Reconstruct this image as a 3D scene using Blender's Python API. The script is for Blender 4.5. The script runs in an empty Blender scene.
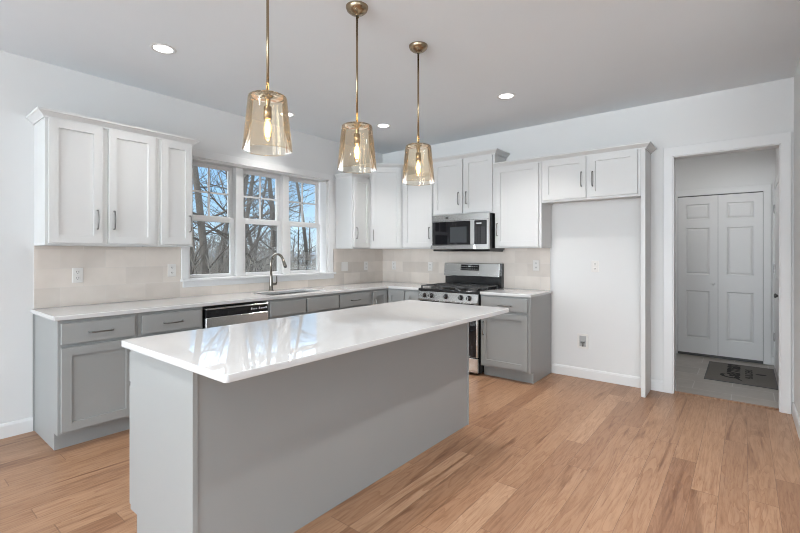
import bpy, bmesh, math, random
from mathutils import Matrix, Vector

random.seed(7)
SC = bpy.context.scene
COL = SC.collection

# ------------------------------------------------------------------ camera
cam_data = bpy.data.cameras.new('camera')
cam = bpy.data.objects.new('camera', cam_data)
COL.objects.link(cam)
cam.location = (-4.8235, -4.176, 1.3345)
cam.rotation_euler = (math.pi / 2, 0, 0.6732 - math.pi / 2)
cam_data.sensor_width = 36.0
cam_data.lens = 432.15 / 800 * 36.0
cam_data.shift_y = -13.74 / 800
cam_data.clip_start = 0.02
cam_data.clip_end = 600
SC.camera = cam

# ------------------------------------------------------------------ view, world, daylight
SC.view_settings.view_transform = 'Standard'
SC.view_settings.look = 'None'
SC.view_settings.gamma = 1.0
SC.view_settings.use_curve_mapping = False
SC.view_settings.exposure = 0.20

SKY_LOW, SKY_HIGH = 1.15, 8.0
world = bpy.data.worlds.new('sky')
SC.world = world
world.use_nodes = True
wn, wl = world.node_tree.nodes, world.node_tree.links
wn.clear()
w_out = wn.new('ShaderNodeOutputWorld')
w_bg = wn.new('ShaderNodeBackground')
w_tc = wn.new('ShaderNodeTexCoord')
w_sep = wn.new('ShaderNodeSeparateXYZ')
w_ramp = wn.new('ShaderNodeValToRGB')
w_str = wn.new('ShaderNodeValToRGB')
w_mul = wn.new('ShaderNodeMath')
wl.new(w_tc.outputs['Generated'], w_sep.inputs[0])
wl.new(w_sep.outputs['Z'], w_ramp.inputs[0])
wl.new(w_sep.outputs['Z'], w_str.inputs[0])
r = w_ramp.color_ramp
r.elements[0].position = 0.0
r.elements[0].color = (0.72, 0.84, 0.95, 1)
r.elements[1].position = 0.9
r.elements[1].color = (0.80, 0.90, 1.0, 1)
for pos, c in ((0.03, (0.58, 0.78, 0.95, 1)), (0.12, (0.36, 0.62, 0.91, 1)), (0.19, (0.30, 0.56, 0.90, 1)), (0.27, (0.93, 0.96, 1.0, 1))):
    e = r.elements.new(pos)
    e.color = c
s = w_str.color_ramp
s.elements[0].position = 0.18
s.elements[0].color = (SKY_LOW / 10,) * 3 + (1,)
s.elements[1].position = 0.28
s.elements[1].color = (SKY_HIGH / 10,) * 3 + (1,)
w_mul.operation = 'MULTIPLY'
w_mul.inputs[1].default_value = 10
wl.new(w_str.outputs[0], w_mul.inputs[0])
wl.new(w_ramp.outputs[0], w_bg.inputs['Color'])
wl.new(w_mul.outputs[0], w_bg.inputs['Strength'])
wl.new(w_bg.outputs[0], w_out.inputs[0])


def area_light(name, loc, rot, sx, sy, power, color=(1, 1, 1), shape='RECTANGLE', spread=math.pi):
    l = bpy.data.lights.new(name, 'AREA')
    l.shape = shape
    l.size = sx
    l.size_y = sy
    l.energy = power
    l.color = color
    l.spread = spread
    o = bpy.data.objects.new(name, l)
    o.location = loc
    o.rotation_euler = rot
    COL.objects.link(o)
    return o


H_PI = math.pi / 2
P_HALL = 6.0
P_DOWN, C_DOWN = 6.0, (1.0, 0.985, 0.965)
# area lights added as daylight in the three added openings of the unseen living-room side
DAY = (0.88, 0.945, 1.0)
area_light('added_daylight_west', (-12.96, -2.1, 1.45), (0, -H_PI - 0.50, 0), 2.2, 3.0, 470, DAY)
area_light('added_daylight_west_far', (-12.96, -6.7, 1.45), (0, -H_PI - 0.50, 0), 2.2, 3.0, 360, DAY)
area_light('added_daylight_south', (-6.2, -8.96, 1.45), (H_PI + 0.25, 0, 0), 3.0, 2.2, 50, DAY)
# low sun through the added west windows, bounced to the ceiling by the unseen living-room floor
sun = bpy.data.lights.new('sun', 'SUN')
sun.energy = 7.2
sun.angle = math.radians(0.6)
sun.color = (1.0, 0.985, 0.96)
sun_o = bpy.data.objects.new('sun', sun)
sun_o.rotation_euler = Vector((0.90, 0.02, -0.42)).to_track_quat('-Z', 'Y').to_euler()
COL.objects.link(sun_o)
SC.cycles.filter_width = 1.0
SC.cycles.sample_clamp_indirect = 10.0
SC.cycles.caustics_reflective = False
SC.cycles.caustics_refractive = False
SC.cycles.max_bounces = 14
SC.cycles.diffuse_bounces = 8
SC.cycles.transparent_max_bounces = 24

# ------------------------------------------------------------------ materials


def new_mat(name):
    m = bpy.data.materials.new(name)
    m.use_nodes = True
    n, l = m.node_tree.nodes, m.node_tree.links
    n.clear()
    out = n.new('ShaderNodeOutputMaterial')
    p = n.new('ShaderNodeBsdfPrincipled')
    l.new(p.outputs[0], out.inputs[0])
    return m, n, l, p


def plain(name, col, rough=0.5, metal=0.0, spec=0.5, var=0.02, scale=6.0, bump=0.0, bscale=300, coat=0.0):
    """painted or metal surface with faint procedural variation"""
    m, n, l, p = new_mat(name)
    p.inputs['Roughness'].default_value = rough
    p.inputs['Metallic'].default_value = metal
    p.inputs['Specular IOR Level'].default_value = spec
    p.inputs['Coat Weight'].default_value = coat
    tc = n.new('ShaderNodeTexCoord')
    no = n.new('ShaderNodeTexNoise')
    no.inputs['Scale'].default_value = scale
    no.inputs['Detail'].default_value = 3
    l.new(tc.outputs['Object'], no.inputs['Vector'])
    mx = n.new('ShaderNodeMix')
    mx.data_type = 'RGBA'
    a = [max(0, c * (1 - var)) for c in col]
    b = [min(1, c * (1 + var)) for c in col]
    mx.inputs['A'].default_value = (*a, 1)
    mx.inputs['B'].default_value = (*b, 1)
    l.new(no.outputs['Fac'], mx.inputs['Factor'])
    l.new(mx.outputs['Result'], p.inputs['Base Color'])
    if bump:
        nb = n.new('ShaderNodeTexNoise')
        nb.inputs['Scale'].default_value = bscale
        l.new(tc.outputs['Object'], nb.inputs['Vector'])
        bp = n.new('ShaderNodeBump')
        bp.inputs['Strength'].default_value = bump
        bp.inputs['Distance'].default_value = 0.002
        l.new(nb.outputs['Fac'], bp.inputs['Height'])
        l.new(bp.outputs[0], p.inputs['Normal'])
    return m


def emit(name, col, strength):
    m, n, l, p = new_mat(name)
    p.inputs['Base Color'].default_value = (*col, 1)
    p.inputs['Emission Color'].default_value = (*col, 1)
    p.inputs['Emission Strength'].default_value = strength
    return m


def clear_glass(name, tint, refl=1.0, rough=0.0, film=0.0, filmcol=(1, 1, 1), ior=1.45):
    """thin clear glass: tinted see-through with a Fresnel reflection"""
    m = bpy.data.materials.new(name)
    m.use_nodes = True
    n, l = m.node_tree.nodes, m.node_tree.links
    n.clear()
    out = n.new('ShaderNodeOutputMaterial')
    tr = n.new('ShaderNodeBsdfTransparent')
    tr.inputs[0].default_value = (*tint, 1)
    gl = n.new('ShaderNodeBsdfGlossy')
    gl.inputs['Roughness'].default_value = rough
    gl.inputs['Color'].default_value = (refl, refl, refl, 1)
    fr = n.new('ShaderNodeFresnel')
    fr.inputs['IOR'].default_value = ior
    mx = n.new('ShaderNodeMixShader')
    l.new(fr.outputs[0], mx.inputs[0])
    l.new(tr.outputs[0], mx.inputs[1])
    l.new(gl.outputs[0], mx.inputs[2])
    last = mx.outputs[0]
    if film:
        # faint milky film of coated or seeded glass
        df = n.new('ShaderNodeBsdfTranslucent')
        df.inputs['Color'].default_value = (*filmcol, 1)
        d2_ = n.new('ShaderNodeBsdfDiffuse')
        d2_.inputs['Color'].default_value = (*filmcol, 1)
        ad = n.new('ShaderNodeMixShader')
        l.new(df.outputs[0], ad.inputs[1])
        l.new(d2_.outputs[0], ad.inputs[2])
        m2 = n.new('ShaderNodeMixShader')
        m2.inputs[0].default_value = film
        l.new(last, m2.inputs[1])
        l.new(ad.outputs[0], m2.inputs[2])
        last = m2.outputs[0]
    l.new(last, out.inputs[0])
    return m


def math_node(n, l, op, a, b=None):
    x = n.new('ShaderNodeMath')
    x.operation = op
    for i, v in enumerate((a, b)):
        if v is None:
            continue
        if isinstance(v, (int, float)):
            x.inputs[i].default_value = v
        else:
            l.new(v, x.inputs[i])
    return x.outputs[0]


def plank_floor():
    m, n, l, p = new_mat('hickory_planks')
    tc = n.new('ShaderNodeTexCoord')
    sp = n.new('ShaderNodeSeparateXYZ')
    l.new(tc.outputs['Object'], sp.inputs[0])
    X, Y = sp.outputs['X'], sp.outputs['Y']
    W, L = 0.127, 1.35
    yr = math_node(n, l, 'DIVIDE', Y, W)
    row = math_node(n, l, 'FLOOR', yr)
    fy = math_node(n, l, 'FRACT', yr)
    wn1 = n.new('ShaderNodeTexWhiteNoise')
    wn1.noise_dimensions = '1D'
    l.new(row, wn1.inputs['W'])
    off = math_node(n, l, 'MULTIPLY', wn1.outputs['Value'], 7.3)
    lv = math_node(n, l, 'ADD', math_node(n, l, 'MULTIPLY', wn1.outputs['Value'], 0.6), 0.75)
    xr = math_node(n, l, 'ADD', math_node(n, l, 'DIVIDE', X, math_node(n, l, 'MULTIPLY', lv, L)), off)
    colm = math_node(n, l, 'FLOOR', xr)
    fx = math_node(n, l, 'FRACT', xr)
    cb = n.new('ShaderNodeCombineXYZ')
    l.new(row, cb.inputs[0])
    l.new(colm, cb.inputs[1])
    wn2 = n.new('ShaderNodeTexWhiteNoise')
    wn2.noise_dimensions = '2D'
    l.new(cb.outputs[0], wn2.inputs['Vector'])
    rnd = wn2.outputs['Value']
    # plank tone
    rp = n.new('ShaderNodeValToRGB')
    cr = rp.color_ramp
    cr.elements[0].position = 0.0
    cr.elements[0].color = (0.283, 0.151, 0.085, 1)
    cr.elements[1].position = 1.0
    cr.elements[1].color = (0.431, 0.265, 0.163, 1)
    for pos, c in ((0.18, (0.339, 0.192, 0.111, 1)), (0.55, (0.378, 0.221, 0.130, 1)), (0.8, (0.405, 0.240, 0.143, 1))):
        e = cr.elements.new(pos)
        e.color = c
    l.new(rnd, rp.inputs[0])
    # grain: stretched, offset by plank
    cg = n.new('ShaderNodeCombineXYZ')
    l.new(math_node(n, l, 'ADD', math_node(n, l, 'MULTIPLY', X, 1.3), math_node(n, l, 'MULTIPLY', rnd, 40)), cg.inputs[0])
    l.new(math_node(n, l, 'MULTIPLY', Y, 13.0), cg.inputs[1])
    l.new(math_node(n, l, 'MULTIPLY', rnd, 17.0), cg.inputs[2])
    g1 = n.new('ShaderNodeTexNoise')
    g1.inputs['Scale'].default_value = 0.9
    g1.inputs['Detail'].default_value = 2
    g1.inputs['Distortion'].default_value = 0.8
    l.new(cg.outputs[0], g1.inputs['Vector'])
    # growth-ring lines
    rings = math_node(n, l, 'FRACT', math_node(n, l, 'MULTIPLY', g1.outputs['Fac'], 9.0))
    rings = math_node(n, l, 'POWER', rings, 3.0)
    g2 = n.new('ShaderNodeTexNoise')
    g2.inputs['Scale'].default_value = 5.0
    g2.inputs['Detail'].default_value = 6
    g2.inputs['Roughness'].default_value = 0.7
    l.new(cg.outputs[0], g2.inputs['Vector'])
    mix1 = n.new('ShaderNodeMix')
    mix1.data_type = 'RGBA'
    mix1.blend_type = 'MULTIPLY'
    mix1.inputs['B'].default_value = (0.70, 0.58, 0.50, 1)
    l.new(math_node(n, l, 'MULTIPLY', rings, 0.62), mix1.inputs['Factor'])
    l.new(rp.outputs[0], mix1.inputs['A'])
    mix2 = n.new('ShaderNodeMix')
    mix2.data_type = 'RGBA'
    mix2.blend_type = 'MULTIPLY'
    mix2.inputs['B'].default_value = (0.62, 0.52, 0.45, 1)
    gr = n.new('ShaderNodeMapRange')
    gr.inputs['From Min'].default_value = 0.45
    gr.inputs['From Max'].default_value = 0.75
    l.new(g2.outputs['Fac'], gr.inputs['Value'])
    l.new(math_node(n, l, 'MULTIPLY', gr.outputs[0], 0.85), mix2.inputs['Factor'])
    l.new(mix1.outputs['Result'], mix2.inputs['A'])
    # dark mineral streaks and knots
    g3 = n.new('ShaderNodeTexNoise')
    g3.inputs['Scale'].default_value = 0.55
    g3.inputs['Detail'].default_value = 3
    g3.inputs['Distortion'].default_value = 1.6
    l.new(cg.outputs[0], g3.inputs['Vector'])
    kr = n.new('ShaderNodeMapRange')
    kr.inputs['From Min'].default_value = 0.60
    kr.inputs['From Max'].default_value = 0.72
    l.new(g3.outputs['Fac'], kr.inputs['Value'])
    mix3 = n.new('ShaderNodeMix')
    mix3.data_type = 'RGBA'
    mix3.blend_type = 'MULTIPLY'
    mix3.inputs['B'].default_value = (0.45, 0.33, 0.25, 1)
    l.new(math_node(n, l, 'MULTIPLY', kr.outputs[0], 0.8), mix3.inputs['Factor'])
    l.new(mix2.outputs['Result'], mix3.inputs['A'])
    # joints
    jy = math_node(n, l, 'LESS_THAN', math_node(n, l, 'ABSOLUTE', math_node(n, l, 'SUBTRACT', fy, 0.5)), 0.487)
    jx = math_node(n, l, 'LESS_THAN', math_node(n, l, 'ABSOLUTE', math_node(n, l, 'SUBTRACT', fx, 0.5)), 0.4985)
    jj = math_node(n, l, 'MULTIPLY', jy, jx)
    mix4 = n.new('ShaderNodeMix')
    mix4.data_type = 'RGBA'
    mix4.inputs['A'].default_value = (0.16, 0.085, 0.05, 1)
    l.new(math_node(n, l, 'ADD', math_node(n, l, 'MULTIPLY', jj, 0.6), 0.4), mix4.inputs['Factor'])
    l.new(mix3.outputs['Result'], mix4.inputs['B'])
    l.new(mix4.outputs['Result'], p.inputs['Base Color'])
    p.inputs['Roughness'].default_value = 0.36
    p.inputs['Specular IOR Level'].default_value = 0.4
    bp = n.new('ShaderNodeBump')
    bp.inputs['Strength'].default_value = 0.25
    bp.inputs['Distance'].default_value = 0.002
    l.new(math_node(n, l, 'ADD', jj, math_node(n, l, 'MULTIPLY', g2.outputs['Fac'], 0.3)), bp.inputs['Height'])
    l.new(bp.outputs[0], p.inputs['Normal'])
    return m


def brick_mat(name, c1, c2, mortar, w, h, msize, axes, rough, offx=0.0, offy=0.0, bump=0.15, mot=0.06):
    m, n, l, p = new_mat(name)
    tc = n.new('ShaderNodeTexCoord')
    sp = n.new('ShaderNodeSeparateXYZ')
    l.new(tc.outputs['Object'], sp.inputs[0])
    cb = n.new('ShaderNodeCombineXYZ')
    l.new(math_node(n, l, 'ADD', sp.outputs[axes[0]], offx), cb.inputs[0])
    l.new(math_node(n, l, 'ADD', sp.outputs[axes[1]], offy), cb.inputs[1])
    b = n.new('ShaderNodeTexBrick')
    b.inputs['Scale'].default_value = 1.0
    b.inputs['Brick Width'].default_value = w
    b.inputs['Row Height'].default_value = h
    b.inputs['Mortar Size'].default_value = msize
    b.inputs['Color1'].default_value = (*c1, 1)
    b.inputs['Color2'].default_value = (*c2, 1)
    b.inputs['Mortar'].default_value = (*mortar, 1)
    l.new(cb.outputs[0], b.inputs['Vector'])
    no = n.new('ShaderNodeTexNoise')
    no.inputs['Scale'].default_value = 7
    no.inputs['Detail'].default_value = 4
    l.new(tc.outputs['Object'], no.inputs['Vector'])
    mx = n.new('ShaderNodeMix')
    mx.data_type = 'RGBA'
    mx.blend_type = 'MULTIPLY'
    mx.inputs['B'].default_value = (1 - mot * 3, 1 - mot * 3.2, 1 - mot * 3.4, 1)
    l.new(no.outputs['Fac'], mx.inputs['Factor'])
    l.new(b.outputs['Color'], mx.inputs['A'])
    l.new(mx.outputs['Result'], p.inputs['Base Color'])
    p.inputs['Roughness'].default_value = rough
    bp = n.new('ShaderNodeBump')
    bp.inputs['Strength'].default_value = bump
    bp.inputs['Distance'].default_value = 0.003
    bp.invert = True
    l.new(b.outputs['Fac'], bp.inputs['Height'])
    l.new(bp.outputs[0], p.inputs['Normal'])
    return m


def quartz():
    m, n, l, p = new_mat('white_quartz')
    tc = n.new('ShaderNodeTexCoord')
    no = n.new('ShaderNodeTexNoise')
    no.inputs['Scale'].default_value = 1.4
    no.inputs['Detail'].default_value = 6
    no.inputs['Distortion'].default_value = 1.5
    l.new(tc.outputs['Object'], no.inputs['Vector'])
    v = math_node(n, l, 'ABSOLUTE', math_node(n, l, 'SUBTRACT', no.outputs['Fac'], 0.5))
    mr = n.new('ShaderNodeMapRange')
    mr.inputs['From Min'].default_value = 0.0
    mr.inputs['From Max'].default_value = 0.03
    l.new(v, mr.inputs['Value'])
    mx = n.new('ShaderNodeMix')
    mx.data_type = 'RGBA'
    mx.inputs['A'].default_value = (0.575, 0.575, 0.575, 1)
    mx.inputs['B'].default_value = (0.585, 0.585, 0.585, 1)
    l.new(mr.outputs[0], mx.inputs['Factor'])
    l.new(mx.outputs['Result'], p.inputs['Base Color'])
    p.inputs['Roughness'].default_value = 0.006
    p.inputs['IOR'].default_value = 1.55
    return m


def brushed(name, col, rough=0.28, axis=(1, 60, 60)):
    m, n, l, p = new_mat(name)
    p.inputs['Metallic'].default_value = 1.0
    tc = n.new('ShaderNodeTexCoord')
    mp = n.new('ShaderNodeMapping')
    mp.inputs['Scale'].default_value = axis
    l.new(tc.outputs['Object'], mp.inputs['Vector'])
    no = n.new('ShaderNodeTexNoise')
    no.inputs['Scale'].default_value = 8
    no.inputs['Detail'].default_value = 3
    l.new(mp.outputs[0], no.inputs['Vector'])
    mr = n.new('ShaderNodeMapRange')
    mr.inputs['To Min'].default_value = rough * 0.8
    mr.inputs['To Max'].default_value = rough * 1.2
    l.new(no.outputs['Fac'], mr.inputs['Value'])
    l.new(mr.outputs[0], p.inputs['Roughness'])
    p.inputs['Base Color'].default_value = (*col, 1)
    return m


M = {
    'wall': plain('wall_paint', (0.645, 0.646, 0.643), 0.75, var=0.01, bump=0.05, bscale=120),
    'ceiling': plain('ceiling_paint', (0.71, 0.745, 0.775), 0.85, var=0.01, bump=0.05, bscale=120),
    'trim': plain('white_trim_paint', (0.66, 0.66, 0.66), 0.4, var=0.01),
    'white': plain('white_cabinet_paint', (0.575, 0.575, 0.57), 0.42, var=0.01),
    'grey': plain('grey_cabinet_paint', (0.285, 0.292, 0.288), 0.42, var=0.02),
    'nickel': brushed('satin_nickel', (0.20, 0.195, 0.19), 0.35),
    'bronze': brushed('antique_brass', (0.33, 0.255, 0.17), 0.25),
    'steel': brushed('stainless_steel', (0.74, 0.74, 0.73), 0.24),
    'chrome': plain('faucet_nickel', (0.21, 0.19, 0.165), 0.25, 1.0),
    'black': plain('black_enamel', (0.012, 0.012, 0.013), 0.22),
    'iron': plain('cast_iron', (0.055, 0.055, 0.055), 0.38, bump=0.2),
    'darkglass': plain('black_glass', (0.010, 0.010, 0.012), 0.04),
    'ovenglass': plain('oven_window', (0.05, 0.055, 0.06), 0.05),
    'mark': plain('white_marking', (0.6, 0.6, 0.6), 0.5),
    'plate': plain('outlet_plastic', (0.66, 0.64, 0.615), 0.35),
    'slot': plain('dark_slot', (0.08, 0.08, 0.08), 0.6),
    'pane': clear_glass('window_glass', (0.97, 0.985, 0.98)),
    'shade': clear_glass('champagne_glass', (0.945, 0.885, 0.785), 1.0, 0.0, 0.055, (1.0, 0.86, 0.68), 1.4),
    'bulbglass': clear_glass('bulb_glass', (1.0, 0.96, 0.88), 1.0, 0.0, 0.06, (1.0, 0.88, 0.7), 1.25),
    'filament': emit('filament_glow', (1.0, 0.72, 0.36), 28.0),
    'lens': emit('downlight_lens', (1.0, 0.98, 0.95), 5.0),
    'mat': plain('coir_doormat', (0.135, 0.125, 0.112), 0.95, var=0.2, scale=180, bump=0.5),
    'ink': plain('black_print', (0.006, 0.006, 0.006), 0.9),
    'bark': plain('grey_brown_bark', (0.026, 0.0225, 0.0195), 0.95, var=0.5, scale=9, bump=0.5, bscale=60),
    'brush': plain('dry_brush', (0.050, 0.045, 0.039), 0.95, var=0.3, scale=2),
    'ground': plain('leaf_litter', (0.10, 0.083, 0.065), 0.95, var=0.4, scale=2.5),
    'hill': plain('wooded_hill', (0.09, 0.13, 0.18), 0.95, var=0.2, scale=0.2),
    'orange': plain('aerator_copper', (0.5, 0.25, 0.12), 0.3, 0.8),
    'bounce_carpet': plain('pale_bounce_carpet', (0.66, 0.665, 0.67), 0.95, var=0.06, scale=60, bump=0.3),  # for the added floor that bounces light
    'floor': plank_floor(),
    'tile': brick_mat('glazed_wall_tile', (0.75, 0.685, 0.625), (0.61, 0.555, 0.505), (0.68, 0.63, 0.585), 0.305, 0.1475, 0.0022, ('X', 'Z'), 0.22, 0.03, -0.9165),
    'tile_side': brick_mat('glazed_wall_tile_side', (0.75, 0.685, 0.625), (0.61, 0.555, 0.505), (0.68, 0.63, 0.585), 0.305, 0.1475, 0.0022, ('Y', 'Z'), 0.22, 0.08, -0.9165),
    'floortile': brick_mat('grey_floor_tile', (0.44, 0.405, 0.365), (0.36, 0.33, 0.30), (0.56, 0.54, 0.52), 0.62, 0.31, 0.004, ('Y', 'X'), 0.3, 0.05, 0.0, mot=0.12),
    'quartz': quartz(),
}

# ------------------------------------------------------------------ mesh helpers


class MB:
    """collects geometry in a local frame, then links it as one mesh object"""

    def __init__(self, mat4=None):
        self.bm = bmesh.new()
        self.m = mat4 or Matrix.Identity(4)

    def v(self, p):
        return self.bm.verts.new(self.m @ Vector(p))

    def face(self, vs, smooth=False):
        try:
            f = self.bm.faces.new(vs)
            f.smooth = smooth
            return f
        except ValueError:
            return None

    def box(self, x0, x1, y0, y1, z0, z1, bev=0.0):
        if x0 > x1: x0, x1 = x1, x0
        if y0 > y1: y0, y1 = y1, y0
        if z0 > z1: z0, z1 = z1, z0
        vs = [self.v((x, y, z)) for z in (z0, z1) for y in (y0, y1) for x in (x0, x1)]
        idx = ((0, 2, 3, 1), (4, 5, 7, 6), (0, 1, 5, 4), (2, 6, 7, 3), (0, 4, 6, 2), (1, 3, 7, 5))
        fs = [self.face([vs[i] for i in q]) for q in idx]
        if bev > 0:
            es = list({e for f in fs for e in f.edges})
            bmesh.ops.bevel(self.bm, geom=es, offset=bev, segments=1, affect='EDGES', profile=0.5)
        return self

    def prism(self, prof, x0, x1):
        """closed (y, z) profile swept along x"""
        a = [self.v((x0, y, z)) for y, z in prof]
        b = [self.v((x1, y, z)) for y, z in prof]
        k = len(prof)
        self.face(a)
        self.face(b[::-1])
        for i in range(k):
            j = (i + 1) % k
            self.face([a[i], b[i], b[j], a[j]])
        return self

    def sweep(self, prof, path, closed_ends=True):
        """(out, z) profile carried along a horizontal polyline; 'out' to the right of travel, mitred"""
        rings = []
        n = len(path)
        for i, p in enumerate(path):
            p = Vector(p)
            if i == 0:
                d = (Vector(path[1]) - p).normalized(); nrm = Vector((d.y, -d.x)); sc = 1
            elif i == n - 1:
                d = (p - Vector(path[i - 1])).normalized(); nrm = Vector((d.y, -d.x)); sc = 1
            else:
                d0 = (p - Vector(path[i - 1])).normalized(); d1 = (Vector(path[i + 1]) - p).normalized()
                n0 = Vector((d0.y, -d0.x)); n1 = Vector((d1.y, -d1.x))
                nrm = (n0 + n1).normalized(); sc = 1 / max(0.2, nrm.dot(n0))
            rings.append([self.v((p.x + nrm.x * o * sc, p.y + nrm.y * o * sc, z)) for o, z in prof])
        k = len(prof)
        for a, b in zip(rings, rings[1:]):
            for i in range(k):
                j = (i + 1) % k
                self.face([a[i], b[i], b[j], a[j]])
        if closed_ends:
            self.face(rings[0][::-1])
            self.face(rings[-1])
        return self

    def lathe(self, prof, c=(0, 0, 0), seg=32, axis='z', smooth=True, cap0=False, cap1=False):
        """(radius, height) profile turned about an axis through c"""
        rings = []
        for r_, h in prof:
            ring = []
            for i in range(seg):
                a = 2 * math.pi * i / seg
                x, y = r_ * math.cos(a), r_ * math.sin(a)
                if axis == 'z': p = (c[0] + x, c[1] + y, c[2] + h)
                elif axis == 'y': p = (c[0] + x, c[1] + h, c[2] + y)
                else: p = (c[0] + h, c[1] + x, c[2] + y)
                ring.append(self.v(p))
            rings.append(ring)
        for a, b in zip(rings, rings[1:]):
            for i in range(seg):
                j = (i + 1) % seg
                self.face([a[i], a[j], b[j], b[i]], smooth)
        if cap0: self.face(rings[0][::-1])
        if cap1: self.face(rings[-1])
        return self

    def tube(self, pts, rad, seg=10, smooth=True, square=False):
        pts = [Vector(p) for p in pts]
        n = len(pts)
        rads = rad if isinstance(rad, (list, tuple)) else [rad] * n
        rings = []
        up = None
        for i, p in enumerate(pts):
            if i == 0: d = pts[1] - p
            elif i == n - 1: d = p - pts[i - 1]
            else: d = (pts[i + 1] - p).normalized() + (p - pts[i - 1]).normalized()
            d.normalize()
            if up is None:
                up = Vector((0, 0, 1)) if abs(d.z) < 0.9 else Vector((1, 0, 0))
            a = d.cross(up)
            if a.length < 1e-4:
                a = d.cross(Vector((0.3, 1, 0.2)))
            a.normalize()
            b = a.cross(d).normalized()
            up = b
            ring = []
            for k in range(seg):
                t = 2 * math.pi * k / seg + (math.pi / 4 if square else 0)
                ring.append(self.v(p + (a * math.cos(t) + b * math.sin(t)) * rads[i]))
            rings.append(ring)
        for a, b in zip(rings, rings[1:]):
            for i in range(seg):
                j = (i + 1) % seg
                self.face([a[i], a[j], b[j], b[i]], smooth)
        self.face(rings[0][::-1])
        self.face(rings[-1])
        return self

    def door(self, x0, x1, z0, z1, yf, t=0.02, fr=0.057, rec=0.013, sl=0.003):
        """shaker front: flat frame round a recessed flat panel; front face at yf, body behind it"""
        e = 0.0015

        def ring(d, y):
            return [self.v((x0 + d, y, z0 + d)), self.v((x1 - d, y, z0 + d)), self.v((x1 - d, y, z1 - d)), self.v((x0 + d, y, z1 - d))]
        rs = [ring(0, yf + t), ring(0, yf + e), ring(e, yf)]
        if fr > 0:
            rs += [ring(fr, yf), ring(fr + sl * 0.4, yf + rec)]
        for a, b in zip(rs, rs[1:]):
            for i in range(4):
                j = (i + 1) % 4
                self.face([a[i], a[j], b[j], b[i]])
        self.face(rs[0][::-1])
        self.face(rs[-1])
        return self

    def raised(self, x0, x1, z0, z1, yf, t, panels, dep=0.008, g=0.012, ramp=0.022):
        """moulded door leaf: grid of faces with sunk, raised-field panels"""
        xs = sorted({x0, x1, *[q for p in panels for q in p[:2]]})
        zs = sorted({z0, z1, *[q for p in panels for q in p[2:]]})

        def inside(cx, cz):
            return any(p[0] < cx < p[1] and p[2] < cz < p[3] for p in panels)
        for a, b in zip(xs, xs[1:]):
            for c, d in zip(zs, zs[1:]):
                if not inside((a + b) / 2, (c + d) / 2):
                    self.face([self.v((a, yf, c)), self.v((b, yf, c)), self.v((b, yf, d)), self.v((a, yf, d))])
        for p in panels:
            def ring(d, y):
                return [self.v((p[0] + d, y, p[2] + d)), self.v((p[1] - d, y, p[2] + d)), self.v((p[1] - d, y, p[3] - d)), self.v((p[0] + d, y, p[3] - d))]
            rs = [ring(0, yf), ring(g, yf + dep), ring(g + ramp, yf + 0.002)]
            for a, b in zip(rs, rs[1:]):
                for i in range(4):
                    j = (i + 1) % 4
                    self.face([a[i], a[j], b[j], b[i]])
            self.face(rs[-1])
        b = [self.v((x0, yf + t, z0)), self.v((x1, yf + t, z0)), self.v((x1, yf + t, z1)), self.v((x0, yf + t, z1))]
        f = [self.v((x0, yf, z0)), self.v((x1, yf, z0)), self.v((x1, yf, z1)), self.v((x0, yf, z1))]
        self.face(b[::-1])
        for i in range(4):
            j = (i + 1) % 4
            self.face([b[i], b[j], f[j], f[i]])
        return self

    def cells(self, xs, ys, z0, z1, keep):
        """slab made of the grid cells for which keep(cx, cy) holds"""
        bmv = {}

        def gv(i, j, z):
            k = (i, j, z)
            if k not in bmv:
                bmv[k] = self.v((xs[i], ys[j], z))
            return bmv[k]
        K = {(i, j) for i in range(len(xs) - 1) for j in range(len(ys) - 1) if keep((xs[i] + xs[i + 1]) / 2, (ys[j] + ys[j + 1]) / 2)}
        for i, j in K:
            self.face([gv(i, j, z1), gv(i + 1, j, z1), gv(i + 1, j + 1, z1), gv(i, j + 1, z1)])
            self.face([gv(i, j + 1, z0), gv(i + 1, j + 1, z0), gv(i + 1, j, z0), gv(i, j, z0)])
            for di, dj, a, b in ((-1, 0, (i, j + 1), (i, j)), (1, 0, (i + 1, j), (i + 1, j + 1)), (0, -1, (i, j), (i + 1, j)), (0, 1, (i + 1, j + 1), (i, j + 1))):
                if (i + di, j + dj) not in K:
                    self.face([gv(*a, z0), gv(*b, z0), gv(*b, z1), gv(*a, z1)])
        return self

    def build(self, name, mat, parent=None, bevel=0.0, seg=2, recalc=True):
        if recalc:
            bmesh.ops.recalc_face_normals(self.bm, faces=self.bm.faces)
        if parent is not None:
            off = world_loc(parent)
        elif self.bm.verts:
            xs = [v.co for v in self.bm.verts]
            off = Vector((sum(c.x for c in xs) / len(xs), sum(c.y for c in xs) / len(xs), min(c.z for c in xs)))
        else:
            off = Vector()
        shift = off
        if parent is None and name.split('_')[0] in ('floor', 'ceiling', 'trim', 'wall'):
            shift = Vector()            # keep world coordinates for the setting's textures
        bmesh.ops.translate(self.bm, verts=self.bm.verts, vec=-shift)
        me = bpy.data.meshes.new(name)
        self.bm.to_mesh(me)
        self.bm.free()
        me.materials.append(mat)
        o = bpy.data.objects.new(name, me)
        COL.objects.link(o)
        if parent is not None:
            o.parent = parent
        else:
            o.location = shift
        if bevel:
            b = o.modifiers.new('bevel', 'BEVEL')
            b.width = bevel
            b.segments = seg
            b.limit_method = 'ANGLE'
            b.angle_limit = math.radians(40)
        return o


def world_loc(o):
    v = Vector()
    while o is not None:
        v = v + o.location
        o = o.parent
    return v


def tag(o, label=None, cat=None, group=None, kind=None):
    if label: o['label'] = label
    if cat: o['category'] = cat
    if group: o['group'] = group
    if kind: o['kind'] = kind
    return o


def thing(name, label, cat, loc, group=None):
    o = bpy.data.objects.new(name, None)
    o.empty_display_size = 0.1
    o.location = loc
    COL.objects.link(o)
    return tag(o, label, cat, group)


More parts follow.
